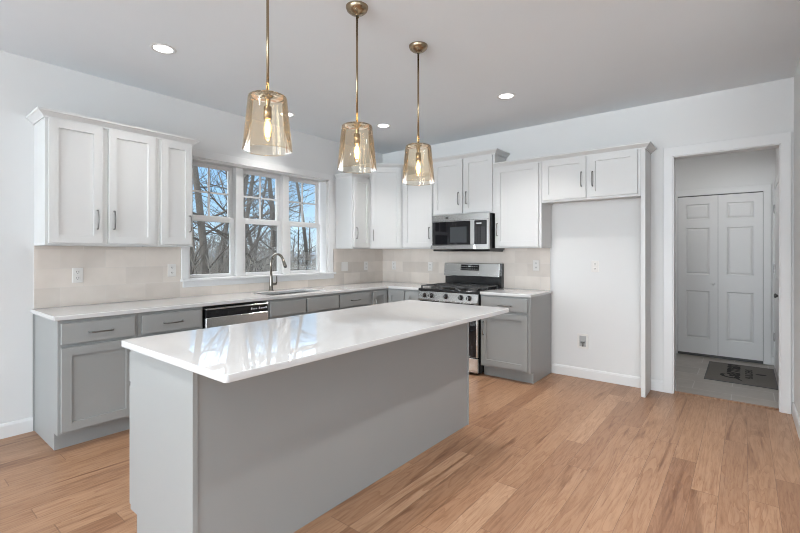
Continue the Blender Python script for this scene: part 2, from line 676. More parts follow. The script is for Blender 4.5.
def struct(name, mb, mat, parent=None, bevel=0.0):
    o = mb.build(name, mat, parent, bevel)
    if parent is None:
        o['kind'] = 'structure'
    return o


def struct_root(name, loc):
    o = bpy.data.objects.new(name, None)
    o.location = loc
    COL.objects.link(o)
    o['kind'] = 'structure'
    return o


ID = Matrix.Identity(4)
RW = Matrix(((0, 1, 0, 0), (-1, 0, 0, 0), (0, 0, 1, 0), (0, 0, 0, 1)))   # range wall: local x runs towards the viewer's right (world -Y)
CEIL = 2.787
X_W, Y_S = -13.0, -9.0

# ------------------------------------------------------------------ the shell
struct('floor', MB().box(-6.6, 0.06, Y_S, 0.16, -0.12, 0), M['floor'])
struct('floor_bounce', MB().box(X_W, -6.605, Y_S, 0.16, -0.12, 0.004), M['bounce_carpet'])  # unseen pale floor added to bounce neutral light onto the ceiling
struct('floor_hall', MB().box(0.065, 2.1, -4.75, -2.9, -0.12, -0.001), M['floortile'])
struct('trim_1', MB().prism([(0.0, 0.0), (0.006, 0.0), (0.006, 0.0)], 0, 0).box(0.045, 0.085, -4.41, -3.645, -0.001, 0.006, 0.002), M['floor'])
struct('ceiling', MB().box(X_W - 0.16, 2.25, Y_S - 0.16, 0.16, CEIL, CEIL + 0.15), M['ceiling'])

WX0, WX1, WZ0, WZ1 = -2.86, -1.070, 1.075, 2.262      # the window opening


def wall_cells(mat4, us, zs, keep, t):
    """vertical slab from 0 to t behind the local front plane"""
    mb = MB(mat4)
    for a, b in zip(us, us[1:]):
        for c, d in zip(zs, zs[1:]):
            if keep((a + b) / 2, (c + d) / 2):
                mb.box(a, b, 0, t, c, d)
    bmesh.ops.remove_doubles(mb.bm, verts=mb.bm.verts, dist=1e-5)
    return mb


struct('wall_back', wall_cells(ID, [X_W, WX0, WX1, 0.16], [0, WZ0, WZ1, CEIL], lambda u, z: not (WX0 < u < WX1 and WZ0 < z < WZ1), 0.16), M['wall'])
OY0, OY1, OZ = 3.640, 4.415, 2.252                     # cased opening, measured along the range wall
struct('wall_right', wall_cells(RW, [0.0, OY0, OY1, 9.0], [0, OZ, CEIL], lambda u, z: not (OY0 < u < OY1 and z < OZ), 0.125), M['wall'])
struct('wall_side', MB().box(-2.4, 0, -4.62, -4.495, 0, CEIL), M['wall'])
# living-room side, behind the camera: walls with big window openings added for light
LW = Matrix(((0, 1, 0, X_W - 0.16), (1, 0, 0, 0), (0, 0, 1, 0), (0, 0, 0, 1)))
struct('wall_left', wall_cells(LW, [-9, -8.25, -5.15, -3.65, -0.55, 0], [0, 0.32, 2.58, CEIL], lambda u, z: not ((-8.25 < u < -5.15 or -3.65 < u < -0.55) and 0.32 < z < 2.58), 0.16), M['wall'])
FW = Matrix(((1, 0, 0, 0), (0, 1, 0, Y_S - 0.16), (0, 0, 1, 0), (0, 0, 0, 1)))
struct('wall_front', wall_cells(FW, [X_W, -7.75, -4.65, 0], [0, 0.32, 2.58, CEIL], lambda u, z: not (-7.75 < u < -4.65 and 0.32 < z < 2.58), 0.16), M['wall'])
# hall
struct('wall_hall_end', MB().box(1.96, 2.1, -4.8, -2.9, 0, CEIL), M['wall'])
struct('wall_hall_left', MB().box(0.125, 1.96, -3.02, -2.9, 0, CEIL), M['wall'])
struct('wall_hall_right', MB().box(0.125, 1.96, -4.6, -4.462, 0, CEIL), M['wall'])

# baseboards
BB = [(0, 0), (0.014, 0), (0.014, 0.085), (0.009, 0.10), (0.004, 0.105), (0, 0.105)]


def baseboard(name, path):
    return struct(name, MB().sweep(BB, path), M['trim'])


baseboard('baseboard_back', [(X_W + 0.01, 0.0), (-4.008, 0.0)])
baseboard('baseboard_right', [(0.0, -2.4965), (0.0, -3.4235)])
baseboard('baseboard_opening', [(0.0, -3.4625), (0.0, -3.573)])
baseboard('baseboard_side', [(0.0, -4.495), (-2.4, -4.495)])
baseboard('baseboard_hall', [(1.96, -4.378), (1.96, -4.462), (1.90, -4.462)])

# casing of the opening to the hall
cz = MB(RW)
cz.box(OY0 - 0.072, OY0 + 0.004, -0.018, 0, 0, 2.335, 0.002)
cz.box(OY1 - 0.004, OY1 + 0.064, -0.018, 0, 0, 2.335, 0.002)
cz.box(OY0 - 0.072, OY1 + 0.064, -0.0185, 0, OZ - 0.004, 2.3352, 0.002)
cz.box(OY0 - 0.001, OY0 + 0.012, -0.004, 0.13, 0, OZ, 0.001)
cz.box(OY1 - 0.012, OY1 + 0.001, -0.004, 0.13, 0, OZ, 0.001)
cz.box(OY0, OY1, -0.004, 0.13, OZ - 0.012, OZ, 0.001)
struct('trim_2', cz, M['trim'])

# tile backsplash
bs = MB()
for a, b, c, d in ((-4.0, -2.90, 0.915, 1.3865), (-2.90, -0.98, 0.915, 1.008), (-0.98, -0.0, 0.915, 1.3865)):
    bs.box(a, b, -0.009, 0, c, d)
struct('trim_3', bs, M['tile'])
bs = MB()
bs.box(-0.009, 0, -2.478, -0.009, 0.915, 1.3865)
struct('trim_4', bs, M['tile_side'])

# ------------------------------------------------------------------ kitchen window
win = struct_root('window_1', (-1.965, 0, WZ0))
cs = MB()
cs.box(-2.918, -2.850, -0.02, 0.0, 1.085, 2.335, 0.002)
cs.box(-1.062, -0.992, -0.02, 0.0, 1.085, 2.335, 0.002)
cs.box(-2.918, -0.992, -0.021, 0.0, 2.262, 2.336, 0.002)
cs.build('casing', M['trim'], win)
MB().box(-2.925, -0.962, -0.045, 0.09, 1.060, 1.085, 0.004).build('stool', M['trim'], win)
MB().box(-2.905, -0.982, -0.018, 0.0, 1.004, 1.060, 0.003).build('apron', M['trim'], win)
jb = MB()
jb.box(WX0, WX0 + 0.03, 0.0, 0.16, WZ0 + 0.01, WZ1)
jb.box(WX1 - 0.03, WX1, 0.0, 0.16, WZ0 + 0.01, WZ1)
jb.box(WX0, WX1, 0.0, 0.16, WZ1 - 0.02, WZ1)
jb.box(WX0, WX1, 0.09, 0.18, WZ0 - 0.01, WZ0 + 0.008)
jb.build('window_frame', M['trim'], win)
UC = (-2.575, -1.975, -1.375)
for c in ((UC[0] + UC[1]) / 2, (UC[1] + UC[2]) / 2):
    MB().box(c - 0.042, c + 0.042, 0.055, 0.16, WZ0 + 0.008, WZ1 - 0.02, 0.003).build('mullion', M['trim'], win)
GW = 0.212
for c in UC:
    # lower sash, nearer the room
    ls = MB()
    o0, o1 = c - GW - 0.045, c + GW + 0.045
    ls.box(o0, c - GW, 0.085, 0.115, 1.084, 1.70, 0.003)
    ls.box(c + GW, o1, 0.085, 0.115, 1.084, 1.70, 0.003)
    ls.box(c - GW, c + GW, 0.085, 0.115, 1.084, 1.118, 0.003)
    ls.box(c - GW, c + GW, 0.085, 0.115, 1.652, 1.70, 0.003)
    lso = ls.build('lower_sash', M['trim'], win)
    MB().box(c - GW, c + GW, 0.099, 0.102, 1.118, 1.652).build('pane', M['pane'], lso)
    us = MB()
    us.box(o0, c - GW, 0.118, 0.148, 1.675, 2.245, 0.003)
    us.box(c + GW, o1, 0.118, 0.148, 1.675, 2.245, 0.003)
    us.box(c - GW, c + GW, 0.118, 0.148, 2.205, 2.245, 0.003)
    us.box(c - GW, c + GW, 0.118, 0.148, 1.675, 1.715, 0.003)
    us.box(c - 0.009, c + 0.009, 0.126, 0.138, 1.715, 2.205)
    us.box(c - GW, c + GW, 0.126, 0.138, 1.945, 1.963)
    uso = us.build('upper_sash', M['trim'], win)
    MB().box(c - GW, c + GW, 0.131, 0.134, 1.715, 2.205).build('pane', M['pane'], uso)

# windows added for light on the unseen living-room side (behind the camera)


def added_window(name, mat4, u0, u1):
    w = struct_root(name, mat4 @ Vector(((u0 + u1) / 2, 0.08, 0.32)))
    fr = MB(mat4)
    for a, b in ((u0, u0 + 0.06), (u1 - 0.06, u1), ((u0 + u1) / 2 - 0.05, (u0 + u1) / 2 + 0.05)):
        fr.box(a, b, 0.03, 0.10, 0.32, 2.58)
    fr.box(u0, u1, 0.03, 0.10, 0.32, 0.38)
    fr.box(u0, u1, 0.03, 0.10, 2.52, 2.58)
    fr.build('window_frame', M['trim'], w)
    MB(mat4).box(u0 + 0.06, u1 - 0.06, 0.06, 0.064, 0.38, 2.52).build('pane', M['pane'], w)


added_window('added_window_2', LW, -3.65, -0.55)
added_window('added_window_3', LW, -8.25, -5.15)
added_window('added_window_4', FW, -7.75, -4.65)

# ------------------------------------------------------------------ closet door and side door in the hall
HW = Matrix(((0, 1, 0, 1.96), (-1, 0, 0, 0), (0, 0, 1, 0), (0, 0, 0, 1)))   # local x = -Y, front faces the kitchen
d1 = struct_root('door_1', (1.93, -3.915, 0))
DX0, DX1, DZ1 = 3.487, 4.348, 2.062
MB(HW).box(DX0 - 0.004, DX1 + 0.004, -0.004, -0.001, 0.0, DZ1 + 0.015).build('door_recess', M['slot'], d1)  # flat dark sheet, its colour stands for the shade in the door gaps
fr = MB(HW)
fr.box(DX0 - 0.075, DX0 - 0.004, -0.018, 0, 0, DZ1 + 0.09, 0.002)
fr.box(DX1 + 0.004, DX1 + 0.078, -0.018, 0, 0, DZ1 + 0.09, 0.002)
fr.box(DX0 - 0.075, DX1 + 0.078, -0.0185, 0, DZ1 + 0.012, DZ1 + 0.09, 0.002)
fr.build('door_casing', M['trim'], d1)
mid = 3.913
for a, b in ((DX0, mid - 0.002), (mid + 0.002, DX1)):
    pa, pb = a + 0.085, b - 0.085
    lf = MB(HW)
    lf.raised(a, b, 0.035, DZ1, -0.016, 0.010, [(pa, pb, 0.235, 0.845), (pa, pb, 1.055, 1.655), (pa, pb, 1.765, 1.962)])
    leaf = lf.build('door_leaf', M['trim'], d1)
    if a == DX0:
        MB(HW).lathe([(0.008, 0), (0.008, -0.012), (0.016, -0.018), (0.018, -0.027), (0.010, -0.034), (0.001, -0.035)], (b - 0.045, -0.016, 0.938), 16, 'y').build('knob', M['trim'], leaf)
# side door, seen edge-on in the right hall wall
SD = Matrix(((-1, 0, 0, 0), (0, -1, 0, -4.462), (0, 0, 1, 0), (0, 0, 0, 1)))   # front faces +Y
d2 = struct_root('door_2', (1.2, -4.455, 0))
fr = MB(SD)
fr.box(-1.86, -1.785, -0.016, 0, 0, 2.15, 0.002)
fr.box(-0.86, -0.785, -0.016, 0, 0, 2.15, 0.002)
fr.box(-1.86, -0.785, -0.0165, 0, 2.075, 2.15, 0.002)
fr.build('door_casing', M['trim'], d2)
lf = MB(SD)
lf.raised(-1.78, -0.865, 0.012, 2.07, -0.010, 0.009, [(-1.66, -1.37, 0.2, 0.85), (-1.28, -0.985, 0.2, 0.85), (-1.66, -1.37, 1.05, 1.65), (-1.28, -0.985, 1.05, 1.65), (-1.66, -1.37, 1.77, 1.96), (-1.28, -0.985, 1.77, 1.96)])
leaf = lf.build('door_leaf', M['trim'], d2)
for z in (0.31, 1.10, 1.79):
    MB(SD).box(-1.80, -1.765, -0.024, -0.009, z, z + 0.10, 0.002).build('hinge', M['nickel'], d2)
MB(SD).lathe([(0.026, 0), (0.026, -0.006), (0.011, -0.010), (0.011, -0.022), (0.022, -0.028), (0.024, -0.036), (0.015, -0.046), (0.001, -0.047)], (-0.95, -0.010, 0.90), 16, 'y').build('knob', M['nickel'], leaf)

# ------------------------------------------------------------------ cabinets


def handle(mb, x, y, z, horizontal, L=0.14):
    """slim squared pull with a gentle bow"""
    o = 0.028
    pts = []
    h = L / 2
    base = [(-h, 0.0), (-h, o * 0.8), (-h * 0.85, o), (0, o + 0.006), (h * 0.85, o), (h, o * 0.8), (h, 0.0)]
    for a, b in base:
        pts.append((x + a, y - b, z) if horizontal else (x, y - b, z + a))
    mb.tube(pts, 0.0055, 6)
    return mb


def cabinet(name, label, mat4, x0, x1, z0, z1, dep, fronts, mat, loc, toe=False, group=None, foot=False):
    """fronts: (kind, x0, x1, z0, z1, handle) with handle = None | ('v'|'h', x, z)"""
    cat = 'cabinet'
    root = thing(name, label, cat, loc, group)
    body = MB(mat4)
    if toe:
        body.prism([(-0.012, 0), (-dep + 0.075, 0), (-dep + 0.075, 0.115), (-dep, 0.115), (-dep, z1), (-0.012, z1)], x0 + 0.0008, x1 - 0.0008)
    else:
        rc = 0.018   # face frame hangs a little below the cabinet floor
        body.prism([(-0.001, z0 + rc), (-dep + 0.02, z0 + rc), (-dep + 0.02, z0), (-dep, z0), (-dep, z1), (-0.001, z1)], x0 + 0.0008, x1 - 0.0008)
        for a, b in ((x0 + 0.0008, x0 + 0.014), (x1 - 0.014, x1 - 0.0008)):
            body.box(a, b, -dep + 0.02, -0.001, z0, z0 + rc)
    body.build('body', mat, root, 0.0012, 1)
    for kind, a, b, c, d, hd in fronts:
        f = MB(mat4)
        fr = 0.057 if kind == 'door' else 0.0
        f.door(a, b, c, d, -dep - 0.0215, 0.02, fr)
        fo = f.build('door' if kind == 'door' else 'drawer' if kind == 'drawer' else 'false_front', mat, root)
        if hd:
            hh = handle(MB(mat4), hd[1], -dep - 0.0215, hd[2], hd[0] == 'h').build('handle', M['nickel'], fo)
            hh['label'] = 'satin nickel bar pull'
    return root


UD, BD = 0.305, 0.61
Wt, Gr = M['white'], M['grey']
# wall cabinets left of the window
UZ0, UZ1, TZ1 = 1.388, 2.300, 2.462
cabinet('wall_cabinet', 'white double-door wall cabinet at the far left, left of the window', ID, -4.0, -3.243, UZ0, UZ1, UD,
        [('door', -3.982, -3.652, 1.406, 2.291, ('v', -3.690, 1.585)), ('door', -3.612, -3.272, 1.406, 2.291, ('v', -3.579, 1.588))], Wt, (-3.62, -0.15, UZ0))
cabinet('wall_cabinet', 'narrow white single-door wall cabinet touching the left edge of the window', ID, -3.243, -2.951, UZ0, UZ1, UD,
        [('door', -3.225, -2.967, 1.406, 2.291, ('v', -2.990, 1.590))], Wt, (-3.1, -0.15, UZ0))
# right of the window up to the corner
cabinet('wall_cabinet', 'narrow white wall cabinet right of the window with a bright blank side', ID, -0.940, -0.612, UZ0, UZ1, UD,
        [('door', -0.918, -0.634, 1.406, 2.291, ('v', -0.888, 1.585))], Wt, (-0.775, -0.15, UZ0))
# diagonal corner cabinet
DG = Matrix.Translation((-0.4575, -0.4575, 0)) @ Matrix.Rotation(-math.pi / 4, 4, 'Z')
corner = thing('corner_wall_cabinet', 'tall white corner wall cabinet with one door set diagonally', 'cabinet', (-0.3, -0.3, UZ0))
cb = MB()
foot = [(-0.001, -0.001), (-0.6105, -0.001), (-0.6105, -0.305), (-0.305, -0.6105), (-0.001, -0.6105)]
lo = [cb.v((x, y, UZ0)) for x, y in foot]
hi = [cb.v((x, y, TZ1)) for x, y in foot]
cb.face(lo[::-1]); cb.face(hi)
for i in range(5):
    cb.face([lo[i], lo[(i + 1) % 5], hi[(i + 1) % 5], hi[i]])
cb.build('body', Wt, corner, 0.0012, 1)
f = MB(DG).door(-0.196, 0.196, 1.406, 2.452, -0.0215, 0.02, 0.057)
fo = f.build('door', Wt, corner)
handle(MB(DG), -0.168, -0.0215, 1.565, False).build('handle', M['nickel'], fo)['label'] = 'satin nickel bar pull'
# range wall (local x = -Y)
cabinet('wall_cabinet', 'white wall cabinet between the corner cabinet and the microwave, behind the third pendant', RW, 0.612, 1.113, UZ0, UZ1, UD,
        [('door', 0.655, 1.100, 1.406, 2.291, ('v', 1.070, 1.585))], Wt, (-0.15, -0.86, UZ0))
cabinet('wall_cabinet', 'raised white two-door wall cabinet directly above the microwave', RW, 1.113, 1.953, 1.786, TZ1, UD,
        [('door', 1.130, 1.540, 1.806, 2.452, ('v', 1.492, 1.985)), ('door', 1.560, 1.930, 1.806, 2.452, ('v', 1.598, 1.985))], Wt, (-0.15, -1.53, 1.786))
cabinet('wall_cabinet', 'white single-door wall cabinet right of the microwave', RW, 1.953, 2.493, UZ0, UZ1, UD,
        [('door', 1.970, 2.466, 1.406, 2.291, ('v', 1.998, 1.595))], Wt, (-0.15, -2.22, UZ0))
cabinet('wall_cabinet', 'short white two-door wall cabinet above the empty refrigerator space', RW, 2.493, 3.424, 1.862, UZ1, UD,
        [('door', 2.517, 2.944, 1.884, 2.291, ('v', 2.905, 2.068)), ('door', 2.976, 3.398, 1.884, 2.291, ('v', 3.010, 2.060))], Wt, (-0.15, -2.96, 1.862))
tag(MB(RW).box(3.4245, 3.4615, -UD, -0.0155, 0.0, UZ1).build('end_panel', Wt, None, 0.0012, 1),
    'tall white floor-to-cabinet end panel right of the empty refrigerator space', 'panel')

# crown mouldings
CR = [(0.0, 0.0), (0.008, 0.0), (0.010, 0.012), (0.022, 0.022), (0.038, 0.036), (0.046, 0.040), (0.048, 0.054), (0.0, 0.054)]


def crown(label, path, z):
    mb = MB()
    mb.sweep([(o, z + h) for o, h in CR], path)
    o = mb.build('crown_moulding', M['white'])
    return tag(o, label, 'moulding')


Y0 = -UD - 0.0005
e = 0.0215
crown('long crown moulding on the wall cabinets left of the window', [(-4.0005, -0.002), (-4.0005, Y0 ), (-2.9505, Y0), (-2.9505, -0.002)], UZ1 - 0.006)
crown('short crown moulding on the narrow cabinet right of the window', [(-0.9405, -0.023), (-0.9405, Y0), (-0.664, Y0)], UZ1 - 0.006)
crown('crown moulding across the diagonal corner cabinet', [(-0.6115, -0.002), (-0.6115, -0.3055), (-0.3055, -0.6115), (-0.002, -0.6115)], TZ1 - 0.006)
crown('short crown moulding on the cabinet behind the third pendant', [(Y0, -0.664), (Y0, -1.1125)], UZ1 - 0.006)
crown('raised crown moulding above the microwave cabinet', [(-0.002, -1.1125), (Y0, -1.1125), (Y0, -1.9535), (-0.002, -1.9535)], TZ1 - 0.006)
crown('long crown moulding running over the refrigerator space', [(Y0, -1.9545), (Y0, -3.462), (-0.002, -3.462)], UZ1 - 0.006)

# base cabinets on the window wall
BZ = 0.8835
dz0, dz1, oz0, oz1 = 0.720, 0.860, 0.134, 0.697
a = cabinet('base_cabinet', 'grey base cabinet at the left end of the counter, drawer over one visible door', ID, -4.0, -3.5125, 0, BZ, BD,
        [('drawer', -3.982, -3.540, dz0, dz1, ('h', -3.757, 0.786)), ('door', -3.982, -3.540, oz0, oz1, ('v', -3.572, 0.60))], Gr, (-3.76, -0.3, 0), True)
MB().box(-4.008, -4.0, -0.016, -0.003, 0.0, BZ).build('scribe_strip', Gr, a)
cabinet('base_cabinet', 'grey base cabinet immediately left of the dishwasher', ID, -3.5125, -3.016, 0, BZ, BD,
        [('drawer', -3.491, -3.036, dz0, dz1, ('h', -3.265, 0.786)), ('door', -3.491, -3.036, oz0, oz1, ('v', -3.460, 0.60))], Gr, (-3.26, -0.3, 0), True)
cabinet('sink_base_cabinet', 'wide grey base cabinet under the sink with two plain false fronts', ID, -2.383, -1.462, 0, 0.70, BD,
        [('door', -2.364, -1.939, oz0, 0.69, ('v', -1.972, 0.60)), ('door', -1.915, -1.477, oz0, 0.69, ('v', -1.882, 0.60))], Gr, (-1.92, -0.3, 0), True)
sb_root = [o for o in COL.objects if o.name == 'sink_base_cabinet'][0]
rail = MB()
rail.box(-2.3822, -1.4628, -BD, -BD + 0.02, 0.70, BZ)
rail.box(-2.3822, -2.365, -BD + 0.02, -0.012, 0.70, BZ)
rail.box(-1.480, -1.4628, -BD + 0.02, -0.012, 0.70, BZ)
rail.build('upper_frame', Gr, sb_root)
for x0, x1 in ((-2.364, -1.939), (-1.915, -1.477)):
    MB().door(x0, x1, dz0, dz1, -BD - 0.0215, 0.02, 0).build('false_front', Gr, sb_root)
cabinet('base_cabinet', 'grey base cabinet right of the sink cabinet with one handled drawer in view', ID, -1.462, -0.9415, 0, BZ, BD,
        [('drawer', -1.454, -0.962, dz0, dz1, ('h', -1.21, 0.786)), ('door', -1.454, -0.962, oz0, oz1, ('v', -1.0, 0.60))], Gr, (-1.2, -0.3, 0), True)
# corner base cabinet, L-shaped with a folding corner door
cc = thing('corner_base_cabinet', 'grey corner base cabinet with two shaker leaves meeting at a right angle', 'cabinet', (-0.45, -0.45, 0))
cb = MB()
P = [(-0.012, -0.012), (-0.9405, -0.012), (-0.9405, -BD), (-BD, -BD), (-BD, -0.9135), (-0.012, -0.9135)]
lo = [cb.v((x, y, 0.115)) for x, y in P]
hi = [cb.v((x, y, BZ)) for x, y in P]
cb.face(lo[::-1]); cb.face(hi)
for i in range(6):
    cb.face([lo[i], lo[(i + 1) % 6], hi[(i + 1) % 6], hi[i]])
t = 0.075
P2 = [(-0.012, -0.012), (-0.9405, -0.012), (-0.9405, -BD + t), (-BD + t, -BD + t), (-BD + t, -0.9135), (-0.012, -0.9135)]
lo2 = [cb.v((x, y, 0.0)) for x, y in P2]
hi2 = [cb.v((x, y, 0.115)) for x, y in P2]
cb.face(lo2[::-1])
for i in range(6):
    cb.face([lo2[i], lo2[(i + 1) % 6], hi2[(i + 1) % 6], hi2[i]])
cb.build('body', Gr, cc)
lf = MB().door(-0.900, -0.640, oz0, dz1, -BD - 0.0215, 0.02, 0.057).build('door', Gr, cc)
handle(MB(), -0.872, -BD - 0.0215, 0.70, False).build('handle', M['nickel'], lf)['label'] = 'satin nickel bar pull'
MB(RW).door(0.640, 0.892, oz0, dz1, -BD - 0.0215, 0.02, 0.057).build('door', Gr, cc)
cabinet('base_cabinet', 'very narrow grey base cabinet between the corner and the range', RW, 0.914, 1.132, 0, BZ, BD,
        [('door', 0.925, 1.120, oz0, dz1, None)], Gr, (-0.3, -1.03, 0), True)
cabinet('base_cabinet', 'grey base cabinet right of the range with one drawer and one door', RW, 1.936, 2.495, 0, BZ, BD,
        [('drawer', 1.950, 2.469, 0.727, 0.866, ('h', 2.225, 0.785)), ('door', 1.950, 2.469, 0.138, 0.697, ('v', 1.985, 0.525))], Gr, (-0.3, -2.2, 0), True)

# ------------------------------------------------------------------ counters
SX0, SX1, SY0, SY1 = -2.275, -1.58, -0.535, -0.165
ct = MB()
ct.cells([-4.022, SX0, SX1, -0.635, -0.0095], [-1.1315, -0.635, SY0, SY1, -0.0095], 0.884, 0.914,
         lambda x, y: (x > -0.635 or y > -0.635) and not (SX0 < x < SX1 and SY0 < y < SY1))
tag(ct.build('countertop', M['quartz'], None, 0.004, 3), 'long white L-shaped countertop under the window, with the sink cut into it', 'countertop')
ct = MB().box(-0.635, -0.0095, -2.506, -1.9365, 0.884, 0.914)
tag(ct.build('countertop', M['quartz'], None, 0.004, 3), 'short white countertop right of the range', 'countertop')
# sink
sk = thing('sink', 'undermounted stainless sink below the window', 'sink', ((SX0 + SX1) / 2, (SY0 + SY1) / 2, 0.71))
bw = MB()
x0, x1, y0, y1 = SX0 - 0.004, SX1 + 0.004, SY0 - 0.004, SY1 + 0.004
z0, z1 = 0.715, 0.8835
bw.box(x0, x1, y0, y1, z0 - 0.006, z0)
bw.box(x0 - 0.006, x0, y0 - 0.006, y1 + 0.006, z0 - 0.006, z1)
bw.box(x1, x1 + 0.006, y0 - 0.006, y1 + 0.006, z0 - 0.006, z1)
bw.box(x0, x1, y0 - 0.006, y0, z0 - 0.006, z1)
bw.box(x0, x1, y1, y1 + 0.006, z0 - 0.006, z1)
bw.build('basin', M['steel'], sk)
MB().lathe([(0.045, 0), (0.043, 0.003), (0.030, 0.002), (0.001, 0.0015)], ((SX0 + SX1) / 2, (SY0 + SY1) / 2, z0), 20).build('drain', M['chrome'], sk)
# faucet
fx, fy = -1.985, -0.095
fa = thing('kitchen_faucet', 'brushed nickel gooseneck kitchen faucet behind the sink', 'faucet', (fx, fy, 0.914))
MB().lathe([(0.029, 0), (0.029, 0.006), (0.022, 0.014), (0.021, 0.075), (0.0190, 0.12), (0.0150, 0.165), (0.0135, 0.19)], (fx, fy, 0.914), 24, cap0=True, cap1=True).build('base', M['chrome'], fa)
R_ = 0.098
pts = [(fx, fy, 1.10), (fx, fy, 1.20)]
cz_ = 1.222
dx, dy = 0.10, -0.995
for k in range(0, 15):
    an = math.pi - math.radians(158) * k / 14
    h = R_ * (1 + math.cos(an))
    pts.append((fx + dx * h, fy + dy * h, cz_ + R_ * math.sin(an)))
MB().tube(pts, 0.0135, 12).build('spout', M['chrome'], fa)
p0 = Vector(pts[-1]); dr = (Vector(pts[-1]) - Vector(pts[-2])).normalized()
hd = MB().tube([p0 - dr * 0.004, p0 + dr * 0.02, p0 + dr * 0.075, p0 + dr * 0.085], [0.0145, 0.0155, 0.0185, 0.017], 14).build('spray_head', M['chrome'], fa)
q = p0 + dr * 0.086
MB().tube([q, q + dr * 0.008], 0.013, 12).build('nozzle', M['slot'], hd)
lv = MB().tube([(fx + 0.015, fy, 0.985), (fx + 0.062, fy - 0.005, 0.987)], [0.013, 0.0125], 12)
lv.tube([(fx + 0.062, fy - 0.005, 0.985), (fx + 0.070, fy - 0.006, 1.02), (fx + 0.070, fy - 0.004, 1.075)], [0.0095, 0.007, 0.006], 10)
lv.build('handle', M['chrome'], fa)

# ------------------------------------------------------------------ dishwasher
dw = thing('dishwasher', 'stainless dishwasher with black control strip under the counter left of the sink', 'dishwasher', (-2.70, -0.3, 0))
MB().box(-3.013, -2.386, -0.585, -0.02, 0.10, 0.868).build('body', M['black'], dw)
MB().box(-3.005, -2.394, -0.545, -0.05, 0.0, 0.10).build('toe_kick', M['black'], dw)
MB().box(-2.998, -2.392, -0.632, -0.587, 0.115, 0.782, 0.004).build('door', M['steel'], dw)
cp = MB().box(-2.998, -2.392, -0.630, -0.587, 0.785, 0.848, 0.003).build('control_panel', M['darkglass'], dw)
MB().box(-2.998, -2.392, -0.634, -0.587, 0.8485, 0.861, 0.002).build('top_trim', M['steel'], cp)
hnd = MB()
hnd.box(-2.80, -2.60, -0.6325, -0.6302, 0.795, 0.838, 0.001)
hnd.build('pocket_handle', M['black'], cp)
for i, x in enumerate((-2.572, -2.548, -2.524, -2.490, -2.466, -2.442, -2.418)):
    MB().box(x, x + 0.013, -0.6306, -0.630, 0.812, 0.812 + (0.010 if i % 3 else 0.018)).build('key', M['mark'], cp)

# ------------------------------------------------------------------ range
ry0, ry1 = 1.138, 1.928                    # local x on the range wall
rg = thing('gas_range', 'stainless gas range with black cooktop and upright back panel', 'range', (-0.33, -1.55, 0))
RB = MB(RW)
RB.box(ry0 + 0.002, ry1 - 0.002, -0.625, -0.02, 0.02, 0.885)
RB.build('body', M['black'], rg)
for x in (ry0 + 0.05, ry1 - 0.05):
    for y in (-0.58, -0.10):
        MB(RW).lathe([(0.018, 0), (0.018, 0.02)], (x, y, 0.0), 12, cap0=True, cap1=True).build('foot', M['black'], rg)
MB(RW).box(ry0 + 0.004, ry1 - 0.004, -0.660, -0.627, 0.030, 0.186, 0.004).build('storage_drawer', M['steel'], rg)
od = MB(RW).box(ry0 + 0.004, ry1 - 0.004, -0.660, -0.627, 0.194, 0.765, 0.004).build('oven_door', M['steel'], rg)
MB(RW).box(ry0 + 0.022, ry1 - 0.022, -0.664, -0.6605, 0.200, 0.690, 0.001).build('oven_window', M['darkglass'], od)
hb = MB(RW)
hb.tube([(ry0 + 0.035, -0.705, 0.730), (ry1 - 0.035, -0.705, 0.730)], 0.012, 12)
for x in (ry0 + 0.06, ry1 - 0.06):
    hb.box(x - 0.012, x + 0.012, -0.703, -0.660, 0.722, 0.738, 0.002)
hb.build('oven_handle', M['steel'], od)
cp = MB(RW).prism([(-0.627, 0.775), (-0.662, 0.775), (-0.668, 0.790), (-0.650, 0.882), (-0.627, 0.886)], ry0 + 0.002, ry1 - 0.002).build('control_panel', M['steel'], rg)
for i, t in enumerate((0.115, 0.235, 0.485, 0.735, 0.865)):
    kx = ry0 + t * (ry1 - ry0)
    k = MB(RW)
    k.lathe([(0.027, 0.0), (0.027, -0.008), (0.0225, -0.010), (0.021, -0.034), (0.018, -0.038), (0.001, -0.039)], (kx, -0.660, 0.836), 24, 'y')
    ko = k.build('knob', M['black'], cp)
    MB(RW).lathe([(0.031, 0.0), (0.031, -0.005), (0.0275, -0.006)], (kx, -0.659, 0.836), 24, 'y').build('bezel', M['nickel'], ko)
    MB(RW).box(kx - 0.0035, kx + 0.0035, -0.7025, -0.664, 0.815, 0.857, 0.001).build('grip', M['steel'], ko)
MB(RW).box(ry0, ry1, -0.668, -0.02, 0.8865, 0.916, 0.006).build('cooktop', M['black'], rg)
